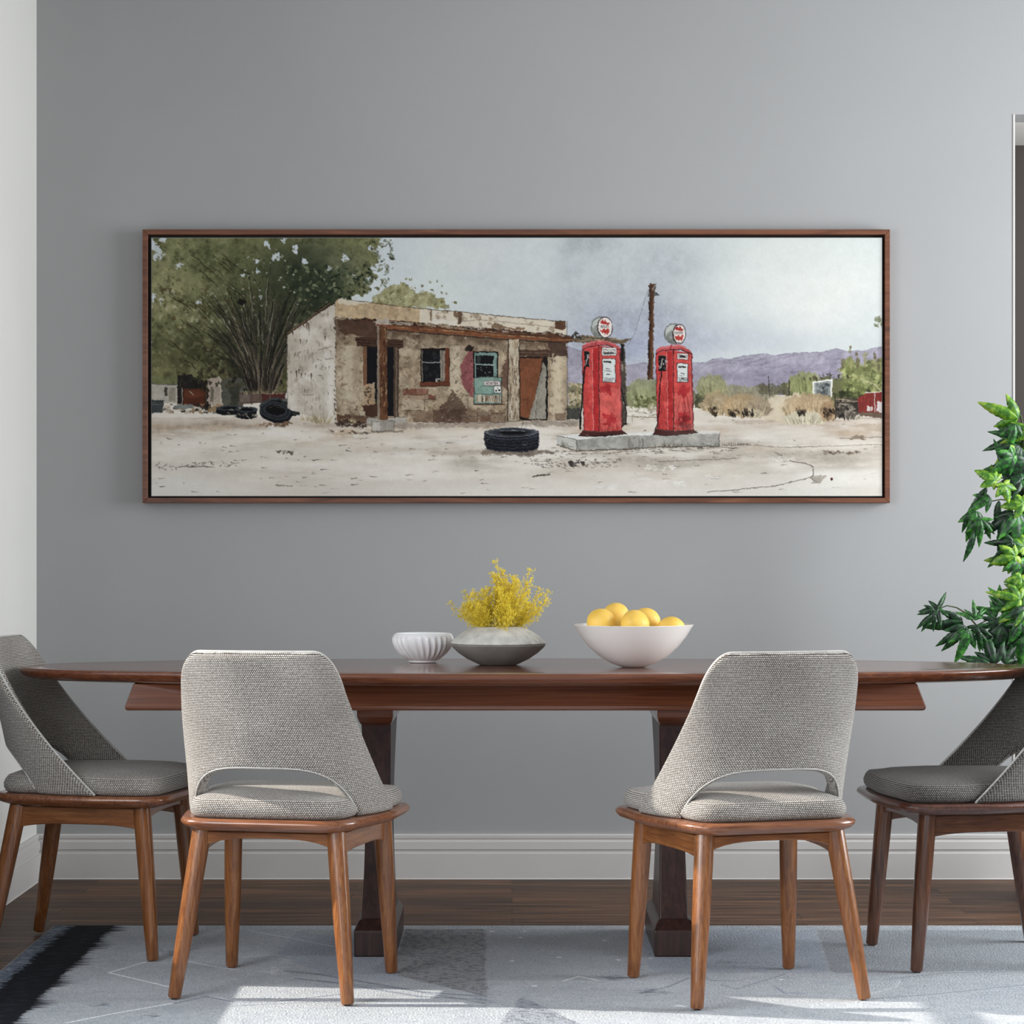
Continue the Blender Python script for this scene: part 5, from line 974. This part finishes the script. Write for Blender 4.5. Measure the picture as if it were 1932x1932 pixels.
def set_sprig(o, k):
    r = random
    if k < 76: th = 1.15*r.random()**.75; ln = r.uniform(.100, .138)*(1-.16*th)
    else: th = r.uniform(0, 1.2); ln = r.uniform(.13, .172)*(1-.1*th)
    az = r.uniform(0, 6.28) if k % 3 else r.choice((0, math.pi))+r.gauss(0, .5)
    o.location = (math.cos(az)*.030*min(1, th*1.3), math.sin(az)*.030*min(1, th*1.3), -.012); o.scale = (ln,)*3
    o.rotation_euler = Vector((math.sin(th)*math.cos(az), math.sin(th)*math.sin(az), math.cos(th))).to_track_quat('Z', 'X').to_euler()
for k in range(96):
    if k < 8: o = meshes[k]
    else: o = meshes[k % 8].copy(); COL.objects.link(o); o.parent = fl
    set_sprig(o, k)
for (dx, dz), ln in (((-.62, .30), .145), ((.80, .55), .165), ((.60, .95), .19), ((.12, 1.0), .20), ((-.1, 1.0), .175), ((-.6, .62), .14)):
    o = meshes[6].copy(); COL.objects.link(o); o.parent = fl; o.scale = (ln,)*3; o.location = (dx*.03, 0, -.012); o.rotation_euler = Vector((dx, random.uniform(-.2, .1), dz)).to_track_quat('Z', 'X').to_euler()
# white bowl and citrus
prof = [(.030, 0), (.036, .0015), (.060, .010), (.092, .029), (.121, .055), (.143, .083), (.157, .106), (.1625, .1145), (.1615, .1155), (.158, .1145), (.152, .104), (.138, .083), (.117, .057), (.088, .033), (.056, .015), (.02, .008)]
bw = place(lathe(prof, 128).build('serving_bowl', M['glaze'], None, True, 60), 1195, 6.59, 'wide white glazed bowl filled with lemons, right of the vase', 'bowl')
def lemon(k):
    r = random.Random(k); vs = []; fs = []; n, m_ = 32, 20; R = r.uniform(.0375, .039)
    for j in range(m_+1):
        t = math.pi*j/m_
        for i in range(n):
            a = 2*math.pi*i/n; z = math.cos(t); rr_ = math.sin(t); nub = .10*math.exp(-((t-math.pi)/.22)**2)+.05*math.exp(-(t/.25)**2); wob = 1+.02*math.sin(3*a+k)*rr_
            vs.append((R*rr_*math.cos(a)*wob, R*rr_*math.sin(a)*wob, R*(z*(1.03+nub))))
    for j in range(m_):
        for i in range(n): fs.append((j*n+i, (j+1)*n+i, (j+1)*n+(i+1) % n, j*n+(i+1) % n))
    return mesh_obj('lemon', vs, fs, M['lemon'], None, True)
bx, by, bz = bw.location
LM = [(-.088, -.012, .1245, (1.2, .2, .3), 'lemon at the left end of the white bowl'), (-.046, .054, .139, (.4, .8, 0), 'topmost lemon in the white bowl, at the back'), (.002, -.036, .121, (1.35, .1, -.3), 'front middle lemon in the white bowl, stem end forward'),
      (.036, .046, .126, (.5, 1.3, .2), 'lemon behind and right of the front middle one in the white bowl'), (.100, -.012, .104, (1, .5, 1), 'low lemon at the right end of the white bowl, barely above the rim'),
      (-.045, -.05, .064, (1, 0, 0), None), (.045, -.045, .060, (.2, 1, 0), None), (-.03, .035, .060, (1, 1, 0), None), (.045, .04, .058, (.5, 1, 1), None)]
lm0 = None
for k, (dx, dy, dz, rot, lab) in enumerate(LM):
    if lab is None: continue
    o = lemon(k); o.location = (bx+dx, by+dy, TZ+dz-.004); o.rotation_euler = rot; tag(o, lab, 'lemon', 'lemons in the white bowl')
# ================================================================= climbing plant in the right corner
random.seed(3); PY = 7.42
pl = empty('potted_plant', (1.80, PY+.05, 0)); tag(pl, 'tall leafy green climbing plant at the right edge, in front of the opening', 'plant')
def pp(px, py, dy=0): 
    y = PY+dy; return Vector(((px-966)/F*y-pl.location.x, y-pl.location.y, 1.1-(py-1025)/F*y))
b = lathe([(.13, .0005), (.135, .01), (.165, .30), (.168, .31), (.158, .31), (.152, .29), (.02, .28)], 48); b.build('pot', M['pot'], pl, True, 50)
b = lathe([(.01, .285), (.150, .285), (.01, .292)], 32); b.build('soil', M['soil'], pl, True, 50)
trunk = [Vector((0, 0, .28)), Vector((-.02, -.02, .6)), pp(1946, 1180), pp(1935, 1080), pp(1940, 960), pp(1930, 870), pp(1932, 800)]
b = MB(); b.tube(trunk, [.014, .012, .010, .009, .008, .007, .005], 8); b.build('stem', M['bark'], pl, True, 60)
def leaf_mesh(lobes, seed, curl):
    """palmate leaf lying in XZ, stalk at the origin, middle lobe towards +Z"""
    r = random.Random(seed); pts = []; n = 15 
    for (a, ln, wd) in lobes:
        d = Vector((math.sin(a), math.cos(a))); s = Vector((d.y, -d.x)); 
        L_ = []; R_ = []
        for k in range(n):
            t = k/(n-1); w_ = wd*2.05*(t**.62)*((1-t)**.95)+.0022*(1-t); w_ *= 1+.13*(k % 2)*(1 if .15 < t < .95 else 0)
            c = d*ln*t; L_.append(c-s*w_); R_.append(c+s*w_)
        pts.append((d, L_, R_, ln))
    b = MB()
    for q, (d, L_, R_, ln) in enumerate(pts):
        vs = []; 
        for k in range(n):
            t = k/(n-1); mid = (L_[k]+R_[k])/2; zc = -curl*(mid.length**2)*3+q*.0006
            vs += [(L_[k].x, zc*.0-.18*abs((L_[k]-mid).length)+curl*(-(mid.length)**2*5)+.0, L_[k].y), (mid.x, curl*(-(mid.length)**2*5)+.004*0, mid.y), (R_[k].x, -.18*abs((R_[k]-mid).length)+curl*(-(mid.length)**2*5), R_[k].y)]
        vs = [(x, -y+q*.0005, z) for x, y, z in vs]
        fs = []
        for k in range(n-1): a = k*3; fs += [(a, a+1, a+4, a+3), (a+1, a+2, a+5, a+4)]
        b.add(vs, fs)
    return b
LB = [[(0, .115, .017), (.8, .085, .013), (-.8, .085, .013), (1.6, .055, .010), (-1.6, .055, .010)], [(0, .115, .021), (.75, .075, .016), (-.75, .07, .016)], [(0, .125, .019)], [(0, .085, .026), (.95, .066, .020), (-.95, .066, .020), (1.9, .04, .014), (-1.9, .04, .014)]]
protos = {}
for q, lb in enumerate(LB):
    for mk in ('leaf_a', 'leaf_b', 'leaf_c'):
        bb = leaf_mesh(lb, q, .6)
        me = bpy.data.meshes.new('leaf'); me.from_pydata(bb.v, [], bb.f); me.update(); me.materials.append(M[mk]); me.polygons.foreach_set('use_smooth', [True]*len(me.polygons)); protos[(q, mk)] = me
def leaf(px, py, ang, sc, kind, mk, dy=0, tilt=0, stalk=None):
    o = bpy.data.objects.new('leaf', protos[(kind, mk)]); COL.objects.link(o); o.parent = pl; o.location = pp(px, py, dy); o.scale = (sc,)*3
    # ang: direction of the middle lobe in the wall plane, degrees clockwise from up
    o.rotation_euler = (Matrix.Rotation(math.radians(ang), 3, 'Y') @ Matrix.Rotation(math.radians(tilt), 3, 'X') @ Matrix.Rotation(math.radians(random.uniform(-28, 28)), 3, 'Z')).to_euler()
    m_ = o.modifiers.new('thickness', 'SOLIDIFY'); m_.thickness = .0008
    return o
st = MB()
def twig(a, c, sag=.03, r0=.0028): 
    A, C = pp(*a), pp(*c); m_ = A.lerp(C, .5)+Vector((0, 0, sag)); st.tube([A, A.lerp(m_, .5)+Vector((0, 0, sag*.3)), m_, C.lerp(m_, .5)+Vector((0, 0, sag*.3)), C], [r0, r0, r0*.8, r0*.7, r0*.6], 6)
NL = [  # px, py, heading, scale, kind, colour, depth, tilt
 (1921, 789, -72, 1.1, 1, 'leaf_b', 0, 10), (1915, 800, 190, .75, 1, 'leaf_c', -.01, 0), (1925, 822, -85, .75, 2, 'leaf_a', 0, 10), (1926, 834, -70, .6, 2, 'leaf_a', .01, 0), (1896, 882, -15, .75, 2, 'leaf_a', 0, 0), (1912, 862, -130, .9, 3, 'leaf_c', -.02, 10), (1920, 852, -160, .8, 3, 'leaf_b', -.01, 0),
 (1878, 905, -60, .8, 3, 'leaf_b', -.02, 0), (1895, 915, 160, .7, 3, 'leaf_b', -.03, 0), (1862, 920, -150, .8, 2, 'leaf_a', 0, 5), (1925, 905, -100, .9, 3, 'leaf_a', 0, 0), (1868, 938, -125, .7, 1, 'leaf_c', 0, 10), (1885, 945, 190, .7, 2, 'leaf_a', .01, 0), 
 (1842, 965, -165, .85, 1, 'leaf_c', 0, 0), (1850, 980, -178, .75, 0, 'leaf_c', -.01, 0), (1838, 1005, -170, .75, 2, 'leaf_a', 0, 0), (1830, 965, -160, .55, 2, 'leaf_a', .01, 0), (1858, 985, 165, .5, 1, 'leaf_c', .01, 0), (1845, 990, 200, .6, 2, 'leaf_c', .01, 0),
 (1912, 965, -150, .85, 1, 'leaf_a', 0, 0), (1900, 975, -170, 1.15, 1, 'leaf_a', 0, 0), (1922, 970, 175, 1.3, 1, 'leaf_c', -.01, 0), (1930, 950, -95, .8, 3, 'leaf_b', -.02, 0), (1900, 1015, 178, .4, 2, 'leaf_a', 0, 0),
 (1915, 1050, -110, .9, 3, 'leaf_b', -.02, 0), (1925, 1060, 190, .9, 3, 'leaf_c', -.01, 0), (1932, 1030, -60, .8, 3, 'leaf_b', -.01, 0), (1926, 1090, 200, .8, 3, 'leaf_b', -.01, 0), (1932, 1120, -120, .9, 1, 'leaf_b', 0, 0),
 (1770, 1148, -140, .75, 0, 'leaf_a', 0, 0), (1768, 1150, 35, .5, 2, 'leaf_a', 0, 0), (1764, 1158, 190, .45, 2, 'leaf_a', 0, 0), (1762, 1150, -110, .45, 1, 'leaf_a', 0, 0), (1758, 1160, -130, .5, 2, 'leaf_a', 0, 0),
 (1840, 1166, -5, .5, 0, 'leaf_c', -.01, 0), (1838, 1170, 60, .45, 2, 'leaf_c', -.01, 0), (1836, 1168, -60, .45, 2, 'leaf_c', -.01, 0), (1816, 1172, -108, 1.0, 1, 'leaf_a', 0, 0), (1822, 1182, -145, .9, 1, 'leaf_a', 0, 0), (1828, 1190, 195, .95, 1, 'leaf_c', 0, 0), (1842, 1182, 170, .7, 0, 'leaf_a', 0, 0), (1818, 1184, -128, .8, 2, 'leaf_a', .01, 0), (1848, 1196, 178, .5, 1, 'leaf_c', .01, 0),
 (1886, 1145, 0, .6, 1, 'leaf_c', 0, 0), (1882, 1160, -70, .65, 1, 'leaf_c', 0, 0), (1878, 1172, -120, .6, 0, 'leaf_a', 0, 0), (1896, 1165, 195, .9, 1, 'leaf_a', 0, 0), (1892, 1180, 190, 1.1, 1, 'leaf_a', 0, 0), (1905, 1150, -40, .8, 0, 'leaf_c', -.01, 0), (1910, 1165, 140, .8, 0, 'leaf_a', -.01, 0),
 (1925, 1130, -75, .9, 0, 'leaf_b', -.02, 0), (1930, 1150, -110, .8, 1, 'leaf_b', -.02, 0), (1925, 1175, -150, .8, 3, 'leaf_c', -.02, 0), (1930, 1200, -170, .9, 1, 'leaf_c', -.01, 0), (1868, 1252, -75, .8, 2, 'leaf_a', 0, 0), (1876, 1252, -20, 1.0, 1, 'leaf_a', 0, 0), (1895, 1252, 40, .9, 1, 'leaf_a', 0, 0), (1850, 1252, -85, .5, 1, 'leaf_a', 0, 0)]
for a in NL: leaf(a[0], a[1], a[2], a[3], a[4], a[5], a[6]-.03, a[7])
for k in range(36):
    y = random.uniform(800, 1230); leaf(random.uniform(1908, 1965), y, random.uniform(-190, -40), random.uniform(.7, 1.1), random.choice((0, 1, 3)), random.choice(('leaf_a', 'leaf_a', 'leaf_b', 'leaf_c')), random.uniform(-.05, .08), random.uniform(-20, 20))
for a, c in (((1935, 860), (1890, 870)), ((1935, 930), (1870, 912)), ((1935, 960), (1842, 962)), ((1935, 975), (1905, 965)), ((1935, 1040), (1915, 1050)), ((1945, 1180), (1886, 1150)), ((1945, 1190), (1842, 1180)), ((1842, 1180), (1768, 1150)), ((1945, 1240), (1870, 1252)), ((1930, 805), (1915, 790)), ((1842, 962), (1838, 1004))): twig(a, c)
st.build('branch', M['bark'], pl, True, 80)
